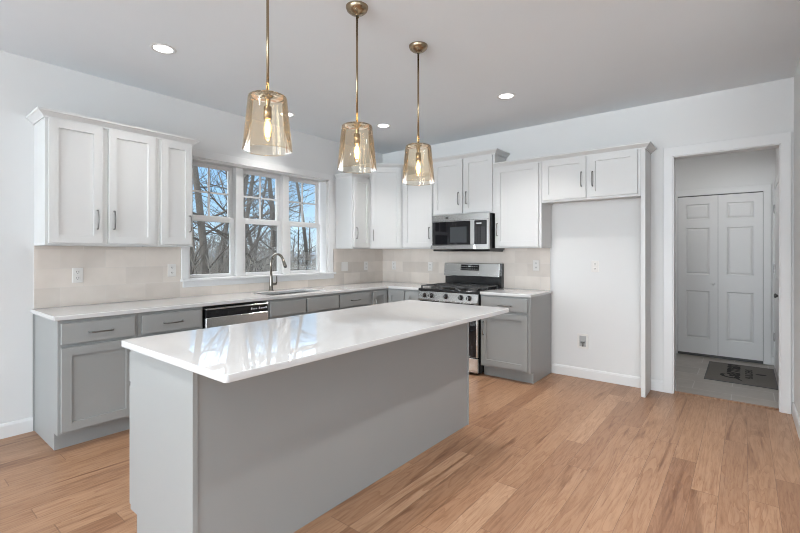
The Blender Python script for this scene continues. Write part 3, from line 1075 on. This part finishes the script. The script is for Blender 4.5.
# grates: three cast-iron sections
for g in range(3):
    gx0 = ry0 + 0.022 + g * 0.2475
    gx1 = gx0 + 0.240
    gm = MB(RW)
    zt = 0.945
    for x in (gx0 + 0.006, gx1 - 0.006):
        gm.tube([(x, -0.63, zt), (x, -0.115, zt)], 0.0075, 4, False, True)
    for y in (-0.63, -0.50, -0.372, -0.245, -0.115):
        gm.tube([(gx0, y, zt), (gx1, y, zt)], 0.0075, 4, False, True)
    gm.tube([((gx0 + gx1) / 2, -0.63, zt), ((gx0 + gx1) / 2, -0.115, zt)], 0.0065, 4, False, True)
    for x in (gx0 + 0.006, gx1 - 0.006):
        for y in (-0.63, -0.372, -0.115):
            gm.box(x - 0.007, x + 0.007, y - 0.007, y + 0.007, 0.9165, zt)
    gm.build('grate', M['iron'], rg)
for x, y, rr in ((0.14, -0.50, 0.045), (0.14, -0.24, 0.035), (0.392, -0.37, 0.045), (0.645, -0.50, 0.04), (0.645, -0.24, 0.035)):
    MB(RW).lathe([(rr + 0.012, 0), (rr + 0.010, 0.008), (rr, 0.010), (rr, 0.018), (rr - 0.006, 0.021), (0.001, 0.021)], (ry0 + x, y, 0.9165), 24).build('burner', M['iron'], rg)
# back panel
MB(RW).prism([(-0.014, 0.917), (-0.080, 0.917), (-0.080, 1.045), (-0.062, 1.055), (-0.062, 1.205), (-0.014, 1.205)], ry0 + 0.008, ry1 - 0.0).build('back_riser', M['black'], rg)
bp = MB(RW).prism([(-0.0625, 1.052), (-0.104, 1.040), (-0.108, 1.050), (-0.088, 1.203), (-0.0625, 1.212)], ry0 - 0.0, ry1 - 0.018).build('backguard', M['steel'], rg, 0.003, 2)
dsp = MB(RW)
# tilted glass following the panel face
bx0, bx1 = ry0 + 0.245, ry0 + 0.500
yA, yB = -0.1005, -0.0910
dsp.prism([(yA - 0.0015, 1.116), (yB - 0.0015, 1.186), (yB + 0.004, 1.186), (yA + 0.004, 1.116)], bx0, bx1)
do = dsp.build('display', M['darkglass'], rg)
for j in range(2):
    for i in range(8):
        x = bx0 + 0.012 + i * 0.030
        if j and 2 < i < 5:
            continue
        zz = 1.130 + j * 0.030
        yy = yA - 0.0022 + (zz - 1.116) / 0.07 * (yB - yA)
        MB(RW).box(x, x + 0.014, yy, yy + 0.001, zz, zz + 0.007).build('key', M['mark'], do)
yy = yA - 0.0022 + 0.65 * (yB - yA)
MB(RW).box(bx0 + 0.105, bx0 + 0.150, yy, yy + 0.001, 1.160, 1.174).build('clock', M['mark'], do)

# ------------------------------------------------------------------ microwave
mx0, mx1 = 1.165, 1.936
mw = thing('microwave', 'stainless over-the-range microwave under the raised white cabinet', 'microwave', (-0.2, -1.55, 1.36))
MB(RW).box(mx0, mx1, -0.385, -0.0105, 1.372, 1.785).build('body', M['black'], mw)
MB(RW).prism([(-0.40, 1.3715), (-0.385, 1.352), (-0.06, 1.346), (-0.03, 1.3715)], mx0 + 0.004, mx1 - 0.002).build('underside', M['black'], mw)
front = MB(RW)
front.box(mx0, mx1, -0.420, -0.3855, 1.716, 1.785, 0.002)
vf = front.build('vent_panel', M['steel'], mw)
MB(RW).box(mx0 + 0.2, mx0 + 0.24, -0.4207, -0.420, 1.738, 1.764).build('badge', M['nickel'], vf)
split = mx0 + 0.535
dr_ = MB(RW).box(mx0, split + 0.05, -0.420, -0.3855, 1.374, 1.714, 0.002).build('door', M['steel'], mw)
MB(RW).box(mx0 + 0.012, split, -0.4235, -0.4203, 1.432, 1.706, 0.001).build('door_window', M['darkglass'], dr_)
MB(RW).box(mx0 + 0.265, split - 0.045, -0.4240, -0.4237, 1.455, 1.640).build('viewing_screen', M['ovenglass'], dr_)
MB(RW).prism([(-0.4203, 1.374), (-0.447, 1.380), (-0.440, 1.422), (-0.4203, 1.430)], mx0, split + 0.055).build('door_handle', M['steel'], dr_)
ctrl = MB(RW).box(split + 0.052, mx1, -0.420, -0.3855, 1.374, 1.714, 0.002).build('control_frame', M['steel'], mw)
pn = MB(RW).box(split + 0.056, mx1 - 0.026, -0.4235, -0.4203, 1.432, 1.706, 0.001).build('keypad', M['darkglass'], mw)
kx0, kx1 = split + 0.070, mx1 - 0.040
for j in range(7):
    for i in range(4):
        x = kx0 + (kx1 - kx0) * i / 4
        MB(RW).box(x + 0.010, x + 0.017, -0.4242, -0.4236, 1.446 + j * 0.029, 1.450 + j * 0.029).build('key', M['mark'], pn)
MB(RW).box(kx0 + 0.01, kx1 - 0.05, -0.4242, -0.4236, 1.664, 1.678).build('clock', M['mark'], pn)

# ------------------------------------------------------------------ island
IX0, IX1, IY0, IY1 = -4.0376, -1.7445, -1.829, -2.783
isl = thing('kitchen_island', 'long grey kitchen island base standing on the wood floor', 'kitchen island', (-2.9, -2.2, 0))
bx0, bx1, byf, byb = -4.015, -1.865, -2.502, -1.890
core = MB()
core.prism([(byb, 0.115), (byb, BZ), (byf + 0.008, BZ), (byf + 0.008, 0.0), (byb - 0.075, 0.0), (byb - 0.075, 0.115)], bx0 + 0.022, bx1 - 0.012)
core.build('body', Gr, isl)
for a, b in ((bx0, bx0 + 0.0215), (bx1 - 0.0115, bx1)):
    MB().prism([(byb, 0.115), (byb, BZ), (byf, BZ), (byf, 0.0), (byb - 0.075, 0.0), (byb - 0.075, 0.115)], a, b).build('end_panel', Gr, isl, 0.001, 1)
R180 = Matrix(((-1, 0, 0, 0), (0, -1, 0, 0), (0, 0, 1, 0), (0, 0, 0, 1)))     # fronts that face the sink
yb = -byb
for i in range(4):
    a = 4.012 - 0.490 - i * 0.515
    b = a + 0.490
    df = MB(R180).door(a, b, dz0, dz1, -byb * 1.0 - 0.0215, 0.02, 0).build('drawer', Gr, isl)
    handle(MB(R180), (a + b) / 2, -byb - 0.0215, 0.786, True).build('handle', M['nickel'], df)['label'] = 'satin nickel bar pull'
    oo = MB(R180).door(a, b, oz0, oz1, -byb - 0.0215, 0.02, 0.057).build('door', Gr, isl)
    handle(MB(R180), b - 0.03, -byb - 0.0215, 0.60, False).build('handle', M['nickel'], oo)['label'] = 'satin nickel bar pull'


def slab(x0, x1, y0, y1, z0, z1, rad):
    mb = MB()
    ring = []
    for cx, cy, a0 in ((x1 - rad, y1 - rad, 0), (x0 + rad, y1 - rad, 90), (x0 + rad, y0 + rad, 180), (x1 - rad, y0 + rad, 270)):
        for k in range(7):
            a = math.radians(a0 + 15 * k)
            ring.append((cx + rad * math.cos(a), cy + rad * math.sin(a)))
    lo = [mb.v((x, y, z0)) for x, y in ring]
    hi = [mb.v((x, y, z1)) for x, y in ring]
    mb.face(lo[::-1]); mb.face(hi)
    n = len(ring)
    for i in range(n):
        mb.face([lo[i], lo[(i + 1) % n], hi[(i + 1) % n], hi[i]], True)
    return mb


ic = slab(IX0, IX1, IY1, IY0, 0.884, 0.914, 0.018).build('island_countertop', M['quartz'], None, 0.003, 2)
tag(ic, 'glossy white island countertop reflecting the window', 'countertop')

# ------------------------------------------------------------------ pendants
for px, lab in ((-3.597, 'leftmost brass pendant lamp with champagne glass shade, nearest the camera'),
                (-2.985, 'middle brass pendant lamp with champagne glass shade'),
                (-2.372, 'rightmost brass pendant lamp with champagne glass shade, farthest from the camera')):
    py = -2.385
    pd = thing('pendant_lamp', lab, 'pendant lamp', (px, py, CEIL), 'glass pendants over the island')
    cn = MB().lathe([(0.066, 0.0), (0.066, -0.006), (0.060, -0.022), (0.044, -0.036), (0.022, -0.044), (0.010, -0.046), (0.009, -0.052)], (px, py, CEIL), 32).build('canopy', M['bronze'], pd)
    for a in (0.6, 3.74):
        MB().lathe([(0.006, 0.0), (0.006, -0.008), (0.001, -0.009)], (px + 0.043 * math.cos(a), py + 0.043 * math.sin(a), CEIL - 0.034), 10).build('screw', M['bronze'], cn)
    MB().tube([(px, py, CEIL - 0.045), (px, py, 2.09)], 0.0066, 12).build('rod', M['bronze'], pd)
    MB().lathe([(0.006, 0.018), (0.018, 0.012), (0.027, 0.006), (0.028, 0.0), (0.014, -0.004), (0.013, -0.03), (0.009, -0.04), (0.008, -0.055)], (px, py, 2.086), 24).build('collar', M['bronze'], pd)
    MB().lathe([(0.008, 0.002), (0.017, 0.0), (0.0185, -0.004), (0.0185, -0.058), (0.015, -0.060), (0.015, -0.052)], (px, py, 2.036), 24, cap0=True).build('socket', M['bronze'], pd)
    bl = MB().lathe([(0.011, 0.0), (0.013, -0.012), (0.0185, -0.035), (0.019, -0.06), (0.015, -0.088), (0.008, -0.102), (0.001, -0.106)], (px, py, 1.978), 20).build('bulb', M['bulbglass'], pd)
    fm = MB()
    for k in range(4):
        a = math.pi / 4 + k * math.pi / 2
        fm.tube([(px + 0.004 * math.cos(a), py + 0.004 * math.sin(a), 1.966), (px + 0.009 * math.cos(a), py + 0.009 * math.sin(a), 1.93), (px + 0.007 * math.cos(a + 0.5), py + 0.007 * math.sin(a + 0.5), 1.892)], 0.0016, 6)
    fm.build('filament', M['filament'], bl)
    # glass: one thin blown wall, flat top, open bottom with a thicker lip
    sh = MB()
    sh.lathe([(0.028, 2.086), (0.083, 2.086), (0.0895, 2.081), (0.0915, 2.072), (0.1155, 1.832), (0.1165, 1.826), (0.1145, 1.823)], (px, py, 0), 48)
    sh.lathe([(0.1145, 1.823), (0.1130, 1.828)], (px, py, 0), 48)
    sh.build('shade', M['shade'], pd)
    L = bpy.data.lights.new('pendant_glow', 'POINT')
    L.energy = 0.5
    L.color = (1.0, 0.80, 0.55)
    L.shadow_soft_size = 0.018
    lo_ = bpy.data.objects.new('pendant_glow', L)
    COL.objects.link(lo_)
    lo_.parent = pd
    lo_.location = (0, 0, 1.94 - CEIL)

# ------------------------------------------------------------------ recessed ceiling lights
for (x, y, lab) in ((-3.47, -0.94, 'round recessed ceiling light above the left wall cabinets'),
                    (-1.08, -2.45, 'round recessed ceiling light in front of the refrigerator space'),
                    (-1.08, -0.95, 'round recessed ceiling light seen beside the middle pendant'),
                    (-2.02, -0.42, 'round recessed ceiling light above the sink, seen behind the leftmost pendant shade'),
                    (-2.45, -3.85, 'added unseen ceiling light out of frame over the floor in front of the island'),  # from here on, unseen lights added for fill
                    (-4.75, -2.55, 'added unseen ceiling light out of frame left of the island'),
                    (-5.60, -4.60, 'added unseen ceiling light out of frame behind the camera')):
    rl = thing('recessed_light', lab, 'ceiling light', (x, y, CEIL), 'recessed ceiling lights')
    MB().lathe([(0.062, -0.0005), (0.064, -0.004), (0.082, -0.004), (0.086, -0.0005)], (x, y, CEIL), 32).build('trim_ring', M['trim'], rl)
    MB().lathe([(0.063, -0.001), (0.05, -0.0025), (0.001, -0.003)], (x, y, CEIL), 32).build('lens', M['lens'], rl)
    al = area_light('downlight_glow', (0, 0, -0.012), (0, 0, 0), 0.12, 0.12, P_DOWN * (3.0 if 'out of frame' in lab else 0.8 if 'sink' in lab else 1.7 if 'refrigerator' in lab else 0.9 if 'left wall' in lab else 1.3), C_DOWN, 'DISK', 2.2 if 'out of frame' in lab or 'left wall' in lab else 1.85)
    al.parent = rl
# unseen flush light added to brighten the hall, above the opening's head
hl_ = thing('added_hall_light', 'added unseen ceiling light inside the hall beyond the cased opening', 'ceiling light', (0.95, -3.8, CEIL))
MB().lathe([(0.15, -0.0005), (0.15, -0.03), (0.13, -0.035)], (0.95, -3.8, CEIL), 32).build('rim', M['nickel'], hl_)
MB().lathe([(0.13, -0.036), (0.09, -0.06), (0.001, -0.07)], (0.95, -3.8, CEIL), 32).build('diffuser', M['lens'], hl_)
al = area_light('hall_fill', (0, 0, -0.085), (0, 0, 0), 0.24, 0.24, P_HALL, C_DOWN, 'DISK')
al.parent = hl_

# ------------------------------------------------------------------ outlets


def outlet(label, mat4, x, z, name='wall_outlet'):
    o = thing(name, label, 'outlet', mat4 @ Vector((x, -0.01, z)))
    y = -0.0095 if z > 0.9 else -0.001
    return o


def outlet_plate(label, mat4, x, z, yb, kind='outlet', w=0.073, h=0.118):
    o = thing('wall_outlet' if kind == 'outlet' else 'light_switch', label, 'outlet' if kind == 'outlet' else 'switch', mat4 @ Vector((x, yb, z)))
    pl = MB(mat4).box(x - w / 2, x + w / 2, yb - 0.006, yb, z - h / 2, z + h / 2, 0.002).build('plate', M['plate'], o)
    if kind == 'outlet':
        for s_ in (-1, 1):
            rc = MB(mat4).box(x - 0.017, x + 0.017, yb - 0.0085, yb - 0.006, z + s_ * 0.024 - 0.015, z + s_ * 0.024 + 0.015, 0.002).build('receptacle', M['plate'], o)
            sl = MB(mat4)
            for dx_ in (-0.007, 0.007):
                sl.box(x + dx_ - 0.0018, x + dx_ + 0.0018, yb - 0.0092, yb - 0.0085, z + s_ * 0.024 - 0.002, z + s_ * 0.024 + 0.009)
            sl.box(x - 0.0025, x + 0.0025, yb - 0.0092, yb - 0.0085, z + s_ * 0.024 - 0.011, z + s_ * 0.024 - 0.006)
            sl.build('slots', M['slot'], rc)
    else:
        MB(mat4).box(x - 0.017, x + 0.017, yb - 0.010, yb - 0.006, z - 0.034, z + 0.034, 0.002).build('rocker', M['plate'], o)
    return o


TB = -0.0095
outlet_plate('white double outlet on the tile at the far left under the wall cabinets', ID, -3.731, 1.155, TB)
outlet_plate('white outlet on the tile just left of the window sill', ID, -3.005, 1.172, TB)
outlet_plate('wide white switch plate on the tile just right of the window sill', ID, -0.785, 1.152, TB, 'switch', 0.115)
outlet_plate('white outlet on the window-wall tile closest to the room corner', ID, -0.372, 1.152, TB)
outlet_plate('white outlet on the range-wall tile closest to the room corner', RW, 0.228, 1.152, TB)
outlet_plate('white outlet on the tile just left of the range', RW, 0.862, 1.150, TB)
outlet_plate('white outlet on the tile above the short counter right of the range', RW, 2.322, 1.190, TB)
outlet_plate('white outlet alone on the bare wall of the refrigerator space', RW, 2.950, 1.190, -0.0005)
# water supply box in the refrigerator space
wb = thing('water_supply_box', 'small recessed water supply box low in the refrigerator space', 'utility box', (-0.001, -2.827, 0.39))
fr = MB(RW)
X0, X1, Z0, Z1 = 2.770, 2.882, 0.312, 0.470
fr.box(X0, X0 + 0.022, -0.006, -0.0005, Z0, Z1, 0.001)
fr.box(X1 - 0.022, X1, -0.006, -0.0005, Z0, Z1, 0.001)
fr.box(X0 + 0.022, X1 - 0.022, -0.006, -0.0005, Z0, Z0 + 0.022, 0.001)
fr.box(X0 + 0.022, X1 - 0.022, -0.006, -0.0005, Z1 - 0.022, Z1, 0.001)
fr.build('frame', M['plate'], wb)
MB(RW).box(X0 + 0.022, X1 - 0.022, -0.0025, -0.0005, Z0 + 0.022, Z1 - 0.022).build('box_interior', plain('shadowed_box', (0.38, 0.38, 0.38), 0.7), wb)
vv = MB(RW).tube([((X0 + X1) / 2, -0.008, Z0 + 0.024), ((X0 + X1) / 2, -0.008, Z0 + 0.062)], 0.007, 10)
vv.tube([((X0 + X1) / 2 - 0.018, -0.010, Z0 + 0.068), ((X0 + X1) / 2 + 0.018, -0.010, Z0 + 0.068)], 0.007, 10)
vv.build('valve', M['nickel'], wb)

# ------------------------------------------------------------------ doormat with its printing
MX0, MX1, MY0, MY1 = 0.760, 1.690, -4.435, -3.838
dm = thing('doormat', 'dark grey printed doormat on the hall tile in front of the closet', 'doormat', ((MX0 + MX1) / 2, (MY0 + MY1) / 2, 0))
MB().box(MX0 + 0.012, MX1 - 0.012, MY0 + 0.012, MY1 - 0.012, 0, 0.009, 0.002).build('pile', M['mat'], dm)
ed = MB()
ed.box(MX0, MX1, MY0, MY0 + 0.014, 0, 0.006)
ed.box(MX0, MX1, MY1 - 0.014, MY1, 0, 0.006)
ed.box(MX0, MX0 + 0.014, MY0 + 0.014, MY1 - 0.014, 0, 0.006)
ed.box(MX1 - 0.014, MX1, MY0 + 0.014, MY1 - 0.014, 0, 0.006)
ed.build('border', M['slot'], dm)


def lettering(name, body, x, y, width, height, shear, bold, parent, z=0.0095):
    cu = bpy.data.curves.new(name, 'FONT')
    cu.body = body
    cu.size = 1.0
    cu.shear = shear
    cu.offset = bold
    cu.extrude = 0.002
    tmp = bpy.data.objects.new('tmp', cu)
    COL.objects.link(tmp)
    dg = bpy.context.evaluated_depsgraph_get()
    me = bpy.data.meshes.new_from_object(tmp.evaluated_get(dg))
    bpy.data.objects.remove(tmp)
    xs = [v.co.x for v in me.vertices]; ys = [v.co.y for v in me.vertices]
    sx = width / (max(xs) - min(xs)); sy_ = height / (max(ys) - min(ys))
    base = world_loc(parent)
    for v in me.vertices:
        v.co.x = (v.co.x - min(xs)) * sx + x - base.x
        v.co.y = (v.co.y - min(ys)) * sy_ + y - base.y
        v.co.z = v.co.z * 0.3 + z - base.z
    me.materials.clear()
    me.materials.append(M['ink'])
    o = bpy.data.objects.new(name, me)
    COL.objects.link(o)
    o.parent = parent
    return o


lettering('lettering', 'Garman', 0.94, -4.140, 0.70, 0.175, 0.25, 0.03, dm)
lettering('lettering', 'BUILDERS', 1.02, -4.245, 0.44, 0.065, 0.0, 0.02, dm)
sw = MB()
N = 24
top, bot = [], []
for i in range(N + 1):
    t = i / N
    x = 0.86 + 0.24 * t
    yc = -4.160 + 0.055 * math.sin(t * 2.6)
    w = 0.014 * math.sin(math.pi * min(1, max(0, 0.05 + 0.95 * t))) + 0.003
    top.append(sw.v((x, yc + w, 0.0102))); bot.append(sw.v((x, yc - w, 0.0102)))
for i in range(N):
    sw.face([bot[i], bot[i + 1], top[i + 1], top[i]])
# small leaf-shaped mark below the words
lt = []
for i in range(16):
    a = 2 * math.pi * i / 16
    lt.append(sw.v((1.27 + 0.030 * math.cos(a), -4.315 + 0.046 * math.sin(a) - 0.010 * math.cos(a), 0.0102)))
sw.face(lt)
sw.build('emblem', M['ink'], dm)

# ------------------------------------------------------------------ outdoors
g = MB()
nx, ny = 24, 24
gv = [[None] * (ny + 1) for _ in range(nx + 1)]
for i in range(nx + 1):
    for j in range(ny + 1):
        x = -40 + 160 * i / nx
        y = 0.6 + 150 * (j / ny) ** 1.8
        z = -0.9 - 0.02 * y + 0.35 * math.sin(x * 0.35 + y * 0.2) + (0.6 if y < 30 else 0)
        gv[i][j] = g.v((x, y, z))
for i in range(nx):
    for j in range(ny):
        g.face([gv[i][j], gv[i + 1][j], gv[i + 1][j + 1], gv[i][j + 1]], True)
o = g.build('ground', M['ground']); o['kind'] = 'structure'
hl = MB()
prev = None
for i in range(61):
    x = -150 + 10 * i
    h = 2.6 + 1.6 * math.sin(i * 0.31) + 0.8 * math.sin(i * 0.83)
    ring = [hl.v((x, 235, -10)), hl.v((x, 250, h * 0.7)), hl.v((x, 262, h)), hl.v((x, 300, h * 0.4)), hl.v((x, 330, -10))]
    if prev:
        for k in range(4):
            hl.face([prev[k], ring[k], ring[k + 1], prev[k + 1]], True)
    prev = ring
o = hl.build('hill', M['hill']); o['kind'] = 'structure'


def grow(mb, p, d, length, rad, depth, rng, maxd):
    n = 4 if depth == 0 else 3
    pts, rads = [p.copy()], [rad]
    q = p.copy(); dd = d.copy()
    for i in range(n):
        dd = (dd + Vector((rng.uniform(-1, 1), rng.uniform(-1, 1), rng.uniform(-0.4, 0.7))) * (0.10 if depth == 0 else 0.22)).normalized()
        q = q + dd * (length / n)
        pts.append(q.copy())
        rads.append(rad * (1 - 0.55 * (i + 1) / n))
    mb.tube(pts, rads, 7 if depth == 0 else 5 if depth == 1 else 3)
    if depth >= maxd:
        return
    kids = (5, 4, 3, 2)[depth] + rng.randint(0, 2)
    for k in range(kids):
        t = rng.uniform(0.30 if depth else 0.25, 1.0)
        i = min(n - 1, int(t * n))
        f_ = t * n - i
        pp = pts[i].lerp(pts[i + 1], f_)
        rr = rads[i] * (1 - f_) + rads[i + 1] * f_
        ax = Vector((rng.uniform(-1, 1), rng.uniform(-1, 1), rng.uniform(-0.25, 0.6))).normalized()
        nd = (dd * rng.uniform(0.5, 1.0) + ax * rng.uniform(0.6, 1.1)).normalized()
        grow(mb, pp, nd, length * rng.uniform(0.42, 0.68), rr * rng.uniform(0.42, 0.62), depth + 1, rng, maxd)


def tree(px, y, h, rad, seed, lean, label, group=None, maxd=3, trunks=1):
    """px: bearing through the window, as x on the window plane seen from the kitchen"""
    rng = random.Random(seed)
    c = cam.location
    k = (y - c.y) / (0.1 - c.y)
    x = c.x + (px - c.x) * k
    root = Vector((x, y, -1.3))
    mb = MB()
    br = MB()
    for t in range(trunks):
        d = Vector((lean + rng.uniform(-0.12, 0.12) + (t - (trunks - 1) / 2) * 0.30, rng.uniform(-0.05, 0.05), 1)).normalized()
        n = 9
        pts, rads = [root.copy() + Vector((t * 0.1, 0, 0))], [rad * 1.15]
        q = pts[0].copy(); dd = d
        for i in range(n):
            dd = (dd + Vector((rng.uniform(-1, 1), rng.uniform(-1, 1), 0.2)) * 0.055).normalized()
            q = q + dd * (h / n)
            pts.append(q.copy()); rads.append(rad * (1 - 0.75 * (i + 1) / n))
        mb.tube(pts, rads, 8)
        kids = 14 + rng.randint(0, 5)
        for k_ in range(kids):
            tt = rng.uniform(0.14, 0.98)
            i = min(n - 1, int(tt * n)); f_ = tt * n - i
            pp = pts[i].lerp(pts[i + 1], f_); rr = rads[i] * (1 - f_) + rads[i + 1] * f_
            a = rng.uniform(0, 2 * math.pi)
            nd = Vector((math.cos(a), math.sin(a) * 0.7, rng.uniform(0.1, 0.9))).normalized()
            grow(br, pp, nd, h * rng.uniform(0.12, 0.26), rr * rng.uniform(0.2, 0.38), 1, rng, maxd)
    o = thing('bare_tree', label, 'tree', root, group)
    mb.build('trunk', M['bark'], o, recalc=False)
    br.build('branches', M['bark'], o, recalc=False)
    return o


TREES = [
    (-2.745, 7.0, 9.0, 0.085, 3, 0.02, 'bare tree nearest the left jamb of the left window unit', 1),
    (-2.56, 6.4, 9.0, 0.125, 11, 0.05, 'thick forked bare tree filling the middle of the left window unit', 2),
    (-2.42, 8.2, 9.0, 0.10, 23, 0.04, 'bare tree against the right edge of the left window unit', 1),
    (-2.03, 6.8, 9.5, 0.135, 31, -0.02, 'thick bare trunk standing upright in the middle window unit', 1),
    (-1.815, 7.6, 9.0, 0.105, 47, 0.03, 'bare tree against the right edge of the middle window unit', 1),
    (-2.15, 9.5, 8.0, 0.07, 53, 0.10, 'slim leaning bare tree at the left of the middle window unit', 1),
    (-1.47, 9.5, 4.6, 0.055, 61, 0.0, 'slender crooked bare tree in the right window unit', 1),
    (-2.66, 9.0, 9.0, 0.075, 83, 0.12, 'bare tree leaning right behind the thick forked tree in the left window unit', 2),
    (-1.93, 9.8, 9.0, 0.075, 89, -0.06, 'slim bare tree just right of the upright trunk in the middle window unit', 2),
    (-1.22, 8.0, 9.0, 0.085, 71, 0.03, 'bare tree against the right edge of the right window unit', 1),
]
for a in TREES:
    tree(a[0], a[1], a[2], a[3], a[4], a[5], a[6], None, 3, a[7])
rng = random.Random(5)
for i in range(20):
    u = -2.95 + 1.95 * (i + rng.uniform(0.1, 0.9)) / 20
    tall = rng.uniform(5.5, 9.0) if u < -1.65 else rng.uniform(2.9, 4.4)
    tree(u, rng.uniform(12, 24), tall, rng.uniform(0.045, 0.095), 100 + i, rng.uniform(-0.08, 0.08), 'distant bare tree in the woods beyond the window', 'distant bare trees', 2)
# tangled undergrowth: nobody could count it
ub = MB()
rng = random.Random(9)
for i in range(4200):
    y = 5.5 + 30 * rng.random() ** 1.3
    u = rng.uniform(-3.1, -0.9)
    k = (y + 4.176) / 4.276
    x = -4.8235 + (u + 4.8235) * k
    h = rng.uniform(0.8, 2.7) * (0.7 + y / 40) * (1.22 if u < -1.65 else 0.9)
    p = Vector((x, y, -1.3))
    dx_ = rng.uniform(-0.5, 0.5)
    ub.tube([p, p + Vector((dx_ * 0.3 * h, 0, h * 0.5)), p + Vector((dx_ * h, rng.uniform(-0.3, 0.3) * h, h))], [0.022, 0.015, 0.006], 3)
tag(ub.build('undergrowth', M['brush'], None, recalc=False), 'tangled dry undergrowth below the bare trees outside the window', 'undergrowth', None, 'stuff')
